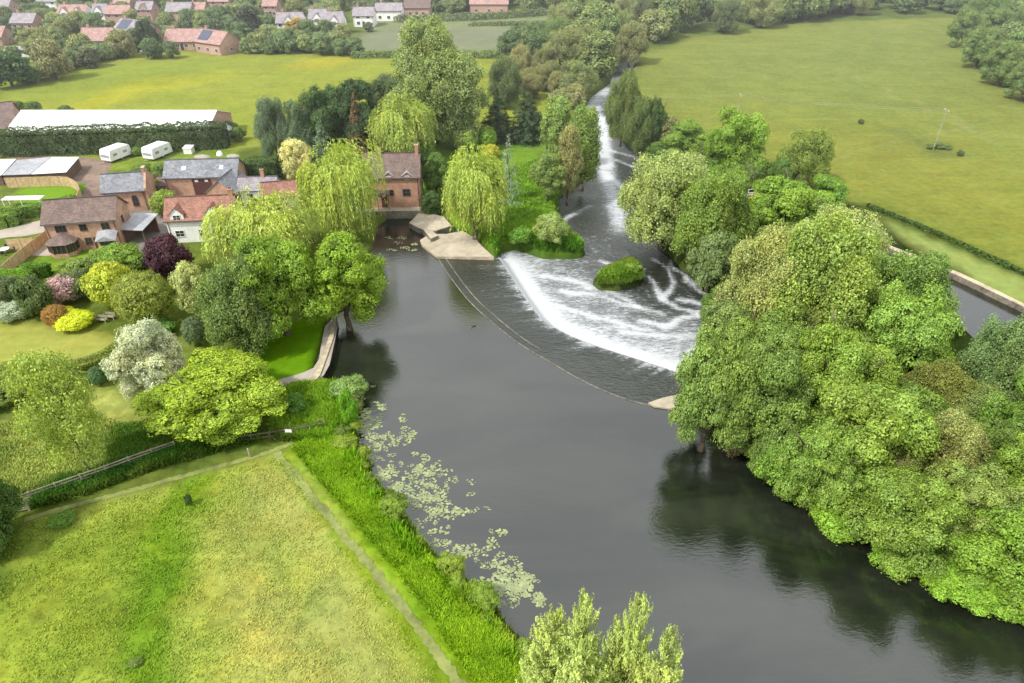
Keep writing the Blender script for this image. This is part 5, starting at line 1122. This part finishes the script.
m = MB(); m.box(0, 0, -.2, 8, 3.5, 1.0); m.build('base_wall', M['white'], t); m = MB(); m.add([(0, .05, 1.01), (8, .05, 1.01), (8, 3.45, 1.01), (0, 3.45, 1.01), (0, .05, 2), (8, .05, 2), (8, 3.45, 2), (0, 3.45, 2), (0, 1.75, 3), (8, 1.75, 3)], [(0, 1, 5, 4), (1, 2, 6, 9, 5), (2, 3, 7, 6), (3, 0, 4, 8, 7), (4, 5, 9, 8), (7, 8, 9, 6)]); m.build('glazing', M['greyroof'], t)
m = MB(); [m.tube((x, -.02, 1), (x, -.02, 2.02), .05, .05, 4) or m for x in range(9)]; [m.tube((x, -.02, 2.02), (x, 1.75, 3.05), .05, .05, 4) for x in range(9)]; m.tube((0, 1.75, 3.05), (8, 1.75, 3.05), .07, .07, 4); m.build('frame', M['trim'], t)
AVOID.append((A.x + 4, A.y + 2, 4))
FK = ['farA', 'farB', 'farC']
T('farA', (136, 20, 158, 52), (70, 92, 52), 'very dark green tree beside the white car at the village edge', 0, 'tree', k=.9)
T('farC', (234, 6, 262, 40), (82, 92, 66), 'tall dark village tree near the purple roofed house', 0, 'tree')
T('farB', (286, 18, 306, 36), (190, 160, 70), 'orange tinted village tree beside the white gabled house', 0, 'tree')
T('farB', (34, 40, 68, 80), (150, 148, 96), 'buff coloured tree in the gardens before the village', 0, 'tree')
T('farA', (-16, 52, 28, 88), (78, 108, 60), 'dark green tree clump at the meadow corner by the frame edge', 0, 'tree')
T('farB', (76, 48, 100, 68), (104, 112, 80), 'grey-green bush at the meadow edge below the vivid red roof', 0, 'bush')
T('farB', (108, 30, 134, 58), (150, 150, 96), 'buff tree in front of the solar panelled house', 0, 'tree')
T('farA', (218, 30, 234, 50), (104, 140, 74), 'round green tree next to the large rosy roofed house', 0, 'tree')
T('farB', (62, 40, 94, 54), (70, 94, 60), 'dark bush in front of the vivid red roof', 0, 'bush')
T('farB', (46, 12, 60, 22), (176, 176, 70), 'golden tree among the village houses', 0, 'tree')
for i, (x, y) in enumerate([(18, 110), (34, 110), (66, 114), (230, 130), (238, 136)]): T('bushB', (x - 8, y - 9, x + 8, y + 5), (118, 142, 66), 'small bush at the far wall of the white shed', 0, 'bush', None, 'bushes beyond the white shed')
# hedgerow at the meadow edge and village gardens
scatter(16, [(100, 62), (60, 74), (30, 88), (30, 80), (80, 60), (130, 56)], (4, 7), FK, HAZ, 'hedgerow_bush', 'hedgerow bush between the village gardens and the buttercup meadow', 'hedgerow bushes of the buttercup meadow', seed=1)
scatter(26, [(150, 55), (250, 48), (360, 50), (360, 56), (240, 54), (150, 60)], (4.5, 7.5), FK, HAZ + [(110, 128, 80)], 'hedgerow_bush', 'round hedgerow bush on the village side of the long meadow', 'hedgerow bushes of the long meadow', seed=2)
scatter(150, [(-30, 60), (-30, 14), (260, 10), (420, 10), (350, 40), (350, 50), (150, 52), (60, 66)], (4.5, 9), FK, HAZ + [(150, 156, 92), (104, 124, 84)], 'village_tree', 'garden tree among the village houses', 'garden trees of the village', seed=3, mind=.6)
scatter(60, [(-100, 12), (-100, 2), (440, 2), (440, 10)], (9, 16), FK, HAZ, 'distant_tree', 'distant tree behind the village roofs', 'trees behind the village', seed=4, mind=.7)
scatter(30, [(420, 18), (420, 6), (700, 3), (540, 12)], (8, 13), FK, HAZ, 'distant_tree', 'distant hedgerow tree beyond the pale fields', 'hedgerow trees beyond the pale fields', seed=5, mind=.7)
# river corridor
RV = [(142, 156, 92), (132, 148, 84), (154, 162, 102), (122, 144, 80)]
scatter(16, [(548, 60), (560, 38), (640, 24), (640, 50), (604, 62), (600, 80), (575, 96)], (11, 17), ['fineA', 'fineB', 'farC'], RV, 'corridor_tree', 'pale olive tree on the village side of the far river bend', 'olive trees inside the far river bend', seed=6, mind=.5)
scatter(14, [(500, 56), (520, 48), (560, 46), (560, 62)], (7, 12), FK, [(112, 130, 74), (98, 122, 72)], 'meadow_edge_tree', 'dark tree at the meadow edge beyond the great poplar', 'dark trees where meadow and river meet', seed=7, mind=.5)
scatter(34, [(625, 74), (645, 50), (690, 38), (760, 28), (860, 16), (860, 8), (640, 12), (620, 60)], (11, 17), ['fineA', 'fineB', 'farA', 'farC'], RV + [(112, 126, 80)], 'corridor_tree', 'olive tree in the belt where the river leaves the valley', 'olive trees of the river belt', seed=8, mind=.5)
scatter(34, [(640, 14), (1100, 14), (1100, 2), (640, 3)], (10, 17), ['farA', 'farC', 'farB'], [(118, 138, 84), (128, 146, 92), (108, 130, 78)], 'distant_tree', 'dark tree in the belt behind the great pasture', 'dark trees behind the great pasture', seed=9, mind=.6)
scatter(30, [(955, 40), (955, 22), (985, 12), (1100, 10), (1300, 120), (1100, 120), (1030, 98), (985, 66)], (11, 16), ['farA', 'fineA', 'chestB'], [(118, 146, 78), (108, 134, 74), (130, 152, 88)], 'copse_tree', 'tree of the copse at the corner of the great pasture', 'trees of the pasture copse', seed=10, mind=.5)
for b, l in [((950, 10, 985, 48), 'first tree of the copse by the pasture edge'), ((962, 28, 1002, 68), 'round tree at the outer edge of the pasture copse'), ((985, 42, 1026, 86), 'tree at the near end of the pasture copse'), ((976, 8, 1012, 42), 'taller tree inside the pasture copse'), ((1006, 62, 1052, 102), 'copse tree standing nearest to the canal side')]:
    T('chestB', b, (126, 150, 78), l, 0, 'tree')
for b, l in [((584, 38, 618, 76), 'olive tree leaning at the top of the far rapid'), ((552, 30, 590, 74), 'buff olive tree above the far rapid'), ((612, 20, 650, 64), 'buff tree beyond the head of the far rapid'), ((520, 34, 552, 62), 'dark rounded tree at the end of the far meadow')]:
    T('fineA' if 'dark' not in l else 'farA', b, (146, 150, 96) if 'dark' not in l else (96, 120, 66), l, 0, 'tree')
scatter(12, [(545, 110), (560, 92), (596, 84), (590, 96), (580, 110)], (4, 7), ['bushB', 'farB'], [(140, 150, 92), (158, 160, 104)], 'bank_bush', 'pale bush on the bank beside the far rapid', 'bushes beside the far rapid', seed=12, mind=.5)
scatter(16, [(500, 100), (520, 74), (560, 66), (580, 80), (556, 100)], (5, 10), ['fineA', 'fineB'], [(160, 158, 100), (146, 150, 92)], 'bank_willow', 'buff scrub willow between the far meadow and the rapid', 'scrub willows by the far rapid', seed=13, mind=.5, cat='tree')
scatter(22, [(620, 132), (655, 158), (720, 190), (700, 200), (655, 172), (628, 150)], (2.5, 4.5), ['bushA', 'bushB'], [(112, 146, 58), (124, 156, 64)], 'bank_bush', 'low green bush on the far bank of the lower river', 'bushes on the far bank', seed=14, mind=.5)
scatter(10, [(700, 160), (770, 175), (800, 190), (740, 195)], (3.5, 6), ['bushB'], [(112, 146, 58), (124, 140, 74)], 'thicket_bush', 'thicket bush between the meadow trees and the lock', 'thicket by the lock', seed=15, mind=.5)
# power line crossing the pasture
def pole(x, y, label, h=9):
    t = thing('utility_pole', label, 'utility pole', (x, y, LAND)); m = MB(); m.tube((0, 0, -.5), (0, 0, h), .12, .09, 10); m.build('pole', M['rail'], t); m = MB(); m.box(-.07, -.9, h - .5, .07, .9, h - .35); m.build('crossarm', M['rail'], t)
    for y_ in (-.8, 0, .8): m = MB(); m.tube((0, y_, h - .35), (0, y_, h - .12), .06, .04, 8); m.build('insulator', M['trim'], t)
p1 = G(933, 150); p2 = G(735, 128); p3 = G(548, 128)
pole(p1.x, p1.y, 'thin wooden utility pole standing alone in the great pasture', 9); pole(p2.x, p2.y, 'wooden utility pole beside the tall meadow tree', 8); pole(p3.x, p3.y, 'utility pole rising among the dark yews', 8)
for k, (a, c, ha, hc, n_) in enumerate([(p1, p2, 9, 8, 'pasture'), (p2, p3, 8, 8, 'river')]):
    m = MB()
    for off in (-.8, .8):
        pr = None
        for i in range(25):
            t_ = i / 24; q = Vector((a.x + (c.x - a.x) * t_, a.y + (c.y - a.y) * t_ + off, LAND + ha * (1 - t_) + hc * t_ - .1 - 3 * t_ * (1 - t_)))
            if pr is not None: m.tube(pr, q, .022, .022, 4)
            pr = q
    tag(m.build('overhead_cable', M['wire']), 'pair of pale overhead cables sagging across the ' + n_, 'cable')
# cow like dark blob far out in the pasture is a bush; small bushes there
T('bushA', (858, 119, 864, 124), (96, 116, 62), 'tiny dark bush alone in the great pasture', 0, 'bush'); T('bushA', (957, 150, 964, 156), (104, 120, 66), 'tiny dark bush near the utility pole', 0, 'bush')
for b in [(926, 143, 936, 149), (934, 142, 946, 149), (944, 144, 952, 150)]: T('bushA', b, (130, 148, 84), 'low scrubby bush at the foot of the pasture pole', 0, 'bush', None, 'scrub at the pasture pole')
T('bushA', (184, 494, 192, 506), (88, 116, 56), 'single dark thistle clump in the near meadow', 0, 'bush')
T('bushA', (48, 514, 74, 524), (112, 150, 48), 'flat nettle patch near the meadow gate', 0, 'bush')
T('bushA', (128, 656, 142, 668), (118, 142, 62), 'faint weed clump low in the near meadow', 0, 'bush')
# ------------------------------------------------------------------ grasses
def blades(name, label, polys, n, hmin, hmax, width, tilt=.5, seed=0, colk=1.0, per=3, tintv=.25, zmin=-.2, line=None, lw=1, tint=(1, 1, 1)):
    rd = np.random.default_rng(seed + 40); P = []
    if line is not None:
        ln = np.array(resample(smooth(GP(line, 0 if zmin < 0 else LAND)), 200)); i = rd.integers(0, 200, n); off = rd.normal(size=(n, 2)) * lw * .5; P = ln[i] + off
    else:
        for poly in polys:
            q = np.array(GP(poly)); k = 0; m_ = n // len(polys)
            while k < m_:
                c = rd.uniform(q.min(0), q.max(0), (m_, 2)); c = c[inside(c[:, 0], c[:, 1], [tuple(v) for v in q])]; P.append(c); k += len(c)
        P = np.concatenate(P)
    z = hgt(P[:, 0], P[:, 1]); ok = z > zmin; P = P[ok]; z = np.maximum(z[ok], 0); n = len(P); dn = fbm(P[:, 0], P[:, 1], 2.2, 90 + seed); ok = rd.random(n) < sm(.25, .6, dn) + .25; P, z, dn = P[ok], z[ok], dn[ok]; n = len(P)
    col, _ = zonecol(P[:, 0], P[:, 1]); col = np.maximum(col, np.array((.03, .05, .015))) * colk * np.array(tint)
    h = rd.uniform(hmin, hmax, n) * (.6 + .8 * dn); V = []; Cc = []
    for k in range(per):
        a = rd.uniform(0, 6.28, n); lean = tilt * rd.uniform(.3, 1.2, n); dx, dy = np.cos(a), np.sin(a); bx, by = P[:, 0] + rd.normal(size=n) * width, P[:, 1] + rd.normal(size=n) * width
        w = width * rd.uniform(.7, 1.3, n) * .5; tip = np.stack([bx + dx * lean * h, by + dy * lean * h, z + h], 1); b0 = np.stack([bx, by, z - .03], 1)
        mid = (b0 * .45 + tip * .55); sd = np.stack([-dy * w, dx * w, 0 * w], 1); V.append(np.stack([b0, mid - sd, tip, mid + sd], 1)); Cc.append(col * (1 + tintv * (rd.random((n, 1)) * 2 - 1)))
    V = np.concatenate(V).reshape(-1, 3); Cc = np.concatenate(Cc); o = np.array([P[:, 0].mean(), P[:, 1].mean(), 0]); nf = len(V) // 4
    me = npmesh(name, V - o, np.arange(nf * 4).reshape(nf, 4), M['blade'], [('col', 'FLOAT_COLOR', 'FACE', np.concatenate([Cc, np.ones((nf, 1))], 1))])
    ob = link(name, me); ob.location = o; ob['kind'] = 'stuff'; ob['label'] = label; return ob
blades('meadow_grass', 'short tufted grass of the near meadow', [[(-60, 540), (30, 522), (285, 456), (330, 530), (400, 620), (450, 700), (-120, 700)]], 13000, .04, .15, .13, 1.6, 1, 1.75, 3, .15)
blades('rank_grass', 'tall bright grass between the field path and the river', [[(296, 450), (350, 415), (372, 470), (388, 510), (430, 560), (500, 625), (545, 700), (488, 700), (424, 600), (350, 512)]], 60000, .22, .6, .17, 1.0, 2, 1.9, 3, .3, -.2, None, 1, (1.12, 1.05, .8))
blades('bank_nettles', 'nettles along the hedge bank of the near meadow', [[(60, 478), (175, 447), (260, 430), (262, 440), (170, 464), (70, 500), (30, 508)], [(270, 424), (345, 405), (355, 425), (330, 440), (280, 440)]], 16000, .3, .8, .15, .8, 3, 1.8, 3, .35)
blades('reeds', 'dark reeds and sedge fringing the left river bank', None, 30000, .5, 1.2, .13, .5, 4, 1.5, 3, .5, -1.2, [(350, 386), (356, 412), (360, 445), (376, 476), (394, 506), (422, 543), (452, 573), (482, 598), (508, 625), (530, 660)], 1.5, (1.0, 1.15, .7))
blades('garden_grass', 'rough grass of the garden corner and the lower orchard', [[(282, 385), (345, 380), (352, 420), (300, 432), (270, 428)], [(0, 425), (60, 400), (110, 420), (170, 440), (100, 475), (0, 500)], [(90, 440), (150, 418), (225, 436), (120, 470)]], 30000, .1, .4, .14, 1.0, 5, 1.8, 3, .35)
blades('bank_grass', 'bright grass on the mill point and along the lower river', [[(488, 238), (556, 205), (590, 245), (588, 256), (500, 257)], [(455, 195), (560, 150), (600, 160), (560, 215), (500, 235)]], 26000, .2, .7, .2, .9, 6, 1.9, 3, .35)
blades('islet_sedge', 'bright sedge covering the river islet', [[(590, 284), (600, 272), (620, 264), (640, 262), (646, 276), (640, 288), (614, 294)]], 7000, .2, .55, .2, .5, 7, 1.9, 3, .35, -1.6, None, 1, (1.3, 1.5, .9))
# lily pads
def padmesh(seed):
    rd = random.Random(seed); m = MB()
    for _ in range(rd.randint(12, 22)):
        a = rd.uniform(0, 6.28); r = .9 * rd.random() ** .6; cx, cy = math.cos(a) * r * 1.2, math.sin(a) * r * .8; pr = rd.uniform(.09, .21); a0 = rd.uniform(0, 6.28); z = .012 + rd.random() * .03; tl = rd.uniform(-.08, .08)
        vs = [(cx, cy, z)] + [(cx + pr * math.cos(a0 + .25 + k * 5.78 / 11), cy + pr * math.sin(a0 + .25 + k * 5.78 / 11), z + tl * pr * math.cos(k)) for k in range(12)]
        m.add(vs, [(0, k, k + 1) for k in range(1, 12)])
    me = bpy.data.meshes.new('lily_pad_patch'); me.from_pydata(m.v, [], m.f); me.materials.append(M['pad']); return me
PM = [padmesh(i) for i in range(8)]; rd = random.Random(5)
lil = [(362, 400, 14), (372, 425, 18), (384, 452, 26), (398, 480, 30), (420, 505, 34), (440, 535, 38), (462, 560, 40), (490, 585, 36), (515, 600, 26)]
for k in range(335):
    i = rd.randrange(len(lil) - 1); t_ = rd.random(); a, c = lil[i], lil[i + 1]; cx, cy, sp = (a[j] + (c[j] - a[j]) * t_ for j in range(3)); u = rd.uniform(-.5, 1) * (.5 + .5 * rd.random())
    p = G(cx - 2 + sp * u * 1.6, cy + rd.uniform(-16, 16) - sp * u * .25, 0)
    if vn(np.array([p.x]), np.array([p.y]), 2.2, 77)[0] < .3: continue
    o = link('lily_pad_patch', PM[rd.randrange(8)]); s = rd.uniform(.3, .85); o.location = (p.x, p.y, .005 + k * 1e-5); o.scale = (s, s, s); o.rotation_euler = (0, 0, rd.uniform(0, 6.28)); tag(o, 'patch of pale lily pads floating beside the reeds', 'lily pads', 'lily pads along the reeds')
for px, py in [(390, 238), (398, 243), (405, 248), (413, 250), (392, 250), (402, 238), (415, 244)]:
    p = G(px, py, 0); o = link('lily_pad_patch', PM[(px + py) % 8]); o.location = (p.x, p.y, .01); o.scale = (.8, .8, .8); tag(o, 'small patch of lily pads in the mill pool by the apron', 'lily pads', 'lily pads in the mill pool')
p = G(784, 477, 0); o = link('lily_pad_patch', PM[2]); o.location = (p.x, p.y, .01); o.scale = (.5, .5, .5); tag(o, 'lone yellow-green pad patch under the chestnuts', 'lily pads')
# a duck on the river
p = G(474, 326, 0); t = thing('duck', 'small dark duck swimming alone above the weir', 'duck', p, R(200)); m = MB(); rings = [(-.3, .02, .12), (-.2, .09, .08), (0, .13, .07), (.15, .1, .08), (.24, .06, .13), (.28, .045, .22), (.33, .06, .27), (.38, .045, .27), (.46, .015, .25)]; n = 10; V = []
for xx_, rr_, zz_ in rings: V += [(xx_, math.cos(i * 2 * math.pi / n) * rr_, zz_ + math.sin(i * 2 * math.pi / n) * rr_ * .8) for i in range(n)]
m.add(V, [(j * n + i, j * n + (i + 1) % n, (j + 1) * n + (i + 1) % n, (j + 1) * n + i) for j in range(len(rings) - 1) for i in range(n)] + [tuple(range(n - 1, -1, -1)), tuple(range((len(rings) - 1) * n, len(rings) * n))]); m.build('body', M['bark'], t, True)
# ------------------------------------------------------------------ light
SUN_EL, SUN_AZ = 50, 234   # azimuth clockwise from +Y
w = bpy.data.worlds.new('World'); bpy.context.scene.world = w; w.use_nodes = True; nt = w.node_tree; nt.nodes.clear()
sky = nt.nodes.new('ShaderNodeTexSky'); sky.sky_type = 'NISHITA'; sky.sun_disc = False; sky.sun_elevation = R(SUN_EL); sky.sun_rotation = R(SUN_AZ); sky.air_density = 1.2; sky.dust_density = 2.5; sky.ozone_density = 1
tc = nt.nodes.new('ShaderNodeTexCoord'); no = nt.nodes.new('ShaderNodeTexNoise'); no.inputs['Scale'].default_value = 2.2; no.inputs['Detail'].default_value = 5; nt.links.new(tc.outputs['Generated'], no.inputs['Vector'])
mr = nt.nodes.new('ShaderNodeMapRange'); mr.inputs[1].default_value = .3; mr.inputs[2].default_value = .62; mr.inputs[3].default_value = .62; mr.inputs[4].default_value = .97; nt.links.new(no.outputs['Fac'], mr.inputs[0])
mx = nt.nodes.new('ShaderNodeMix'); mx.data_type = 'RGBA'; nt.links.new(mr.outputs[0], mx.inputs[0]); nt.links.new(sky.outputs[0], mx.inputs[6]); mx.inputs[7].default_value = (11.0, 11.2, 11.4, 1)
bg = nt.nodes.new('ShaderNodeBackground'); bg.inputs[1].default_value = .142; nt.links.new(mx.outputs[2], bg.inputs[0]); ow = nt.nodes.new('ShaderNodeOutputWorld'); nt.links.new(bg.outputs[0], ow.inputs[0])
sd = bpy.data.lights.new('sun', 'SUN'); sd.energy = 4.7; sd.angle = R(4); sd.color = (1, .965, .9); so = bpy.data.objects.new('sun', sd); C.objects.link(so)
hm = bpy.data.materials.new('haze'); hm.use_nodes = True; hn = hm.node_tree; hn.nodes.clear(); vs_ = hn.nodes.new('ShaderNodeVolumeScatter'); vs_.inputs['Color'].default_value = (.93, .96, 1, 1); vs_.inputs['Density'].default_value = .0004; vs_.inputs['Anisotropy'].default_value = .2
ho = hn.nodes.new('ShaderNodeOutputMaterial'); hn.links.new(vs_.outputs[0], ho.inputs['Volume'])
m = MB(); m.box(-2000, 85, -6, 2000, 3500, 75); hz = m.build('haze', hm); hz['kind'] = 'structure'
el, az = R(SUN_EL), R(SUN_AZ); dirv = Vector((math.sin(az) * math.cos(el), math.cos(az) * math.cos(el), math.sin(el))); so.rotation_euler = dirv.to_track_quat('Z', 'Y').to_euler(); so.location = dirv * 200
sc = bpy.context.scene; sc.view_settings.view_transform = 'Standard'; sc.view_settings.look = 'None'; sc.view_settings.exposure = 0
sc.render.engine = 'CYCLES'; sc.cycles.max_bounces = 5; sc.cycles.diffuse_bounces = 3; sc.cycles.glossy_bounces = 2; sc.cycles.transmission_bounces = 2
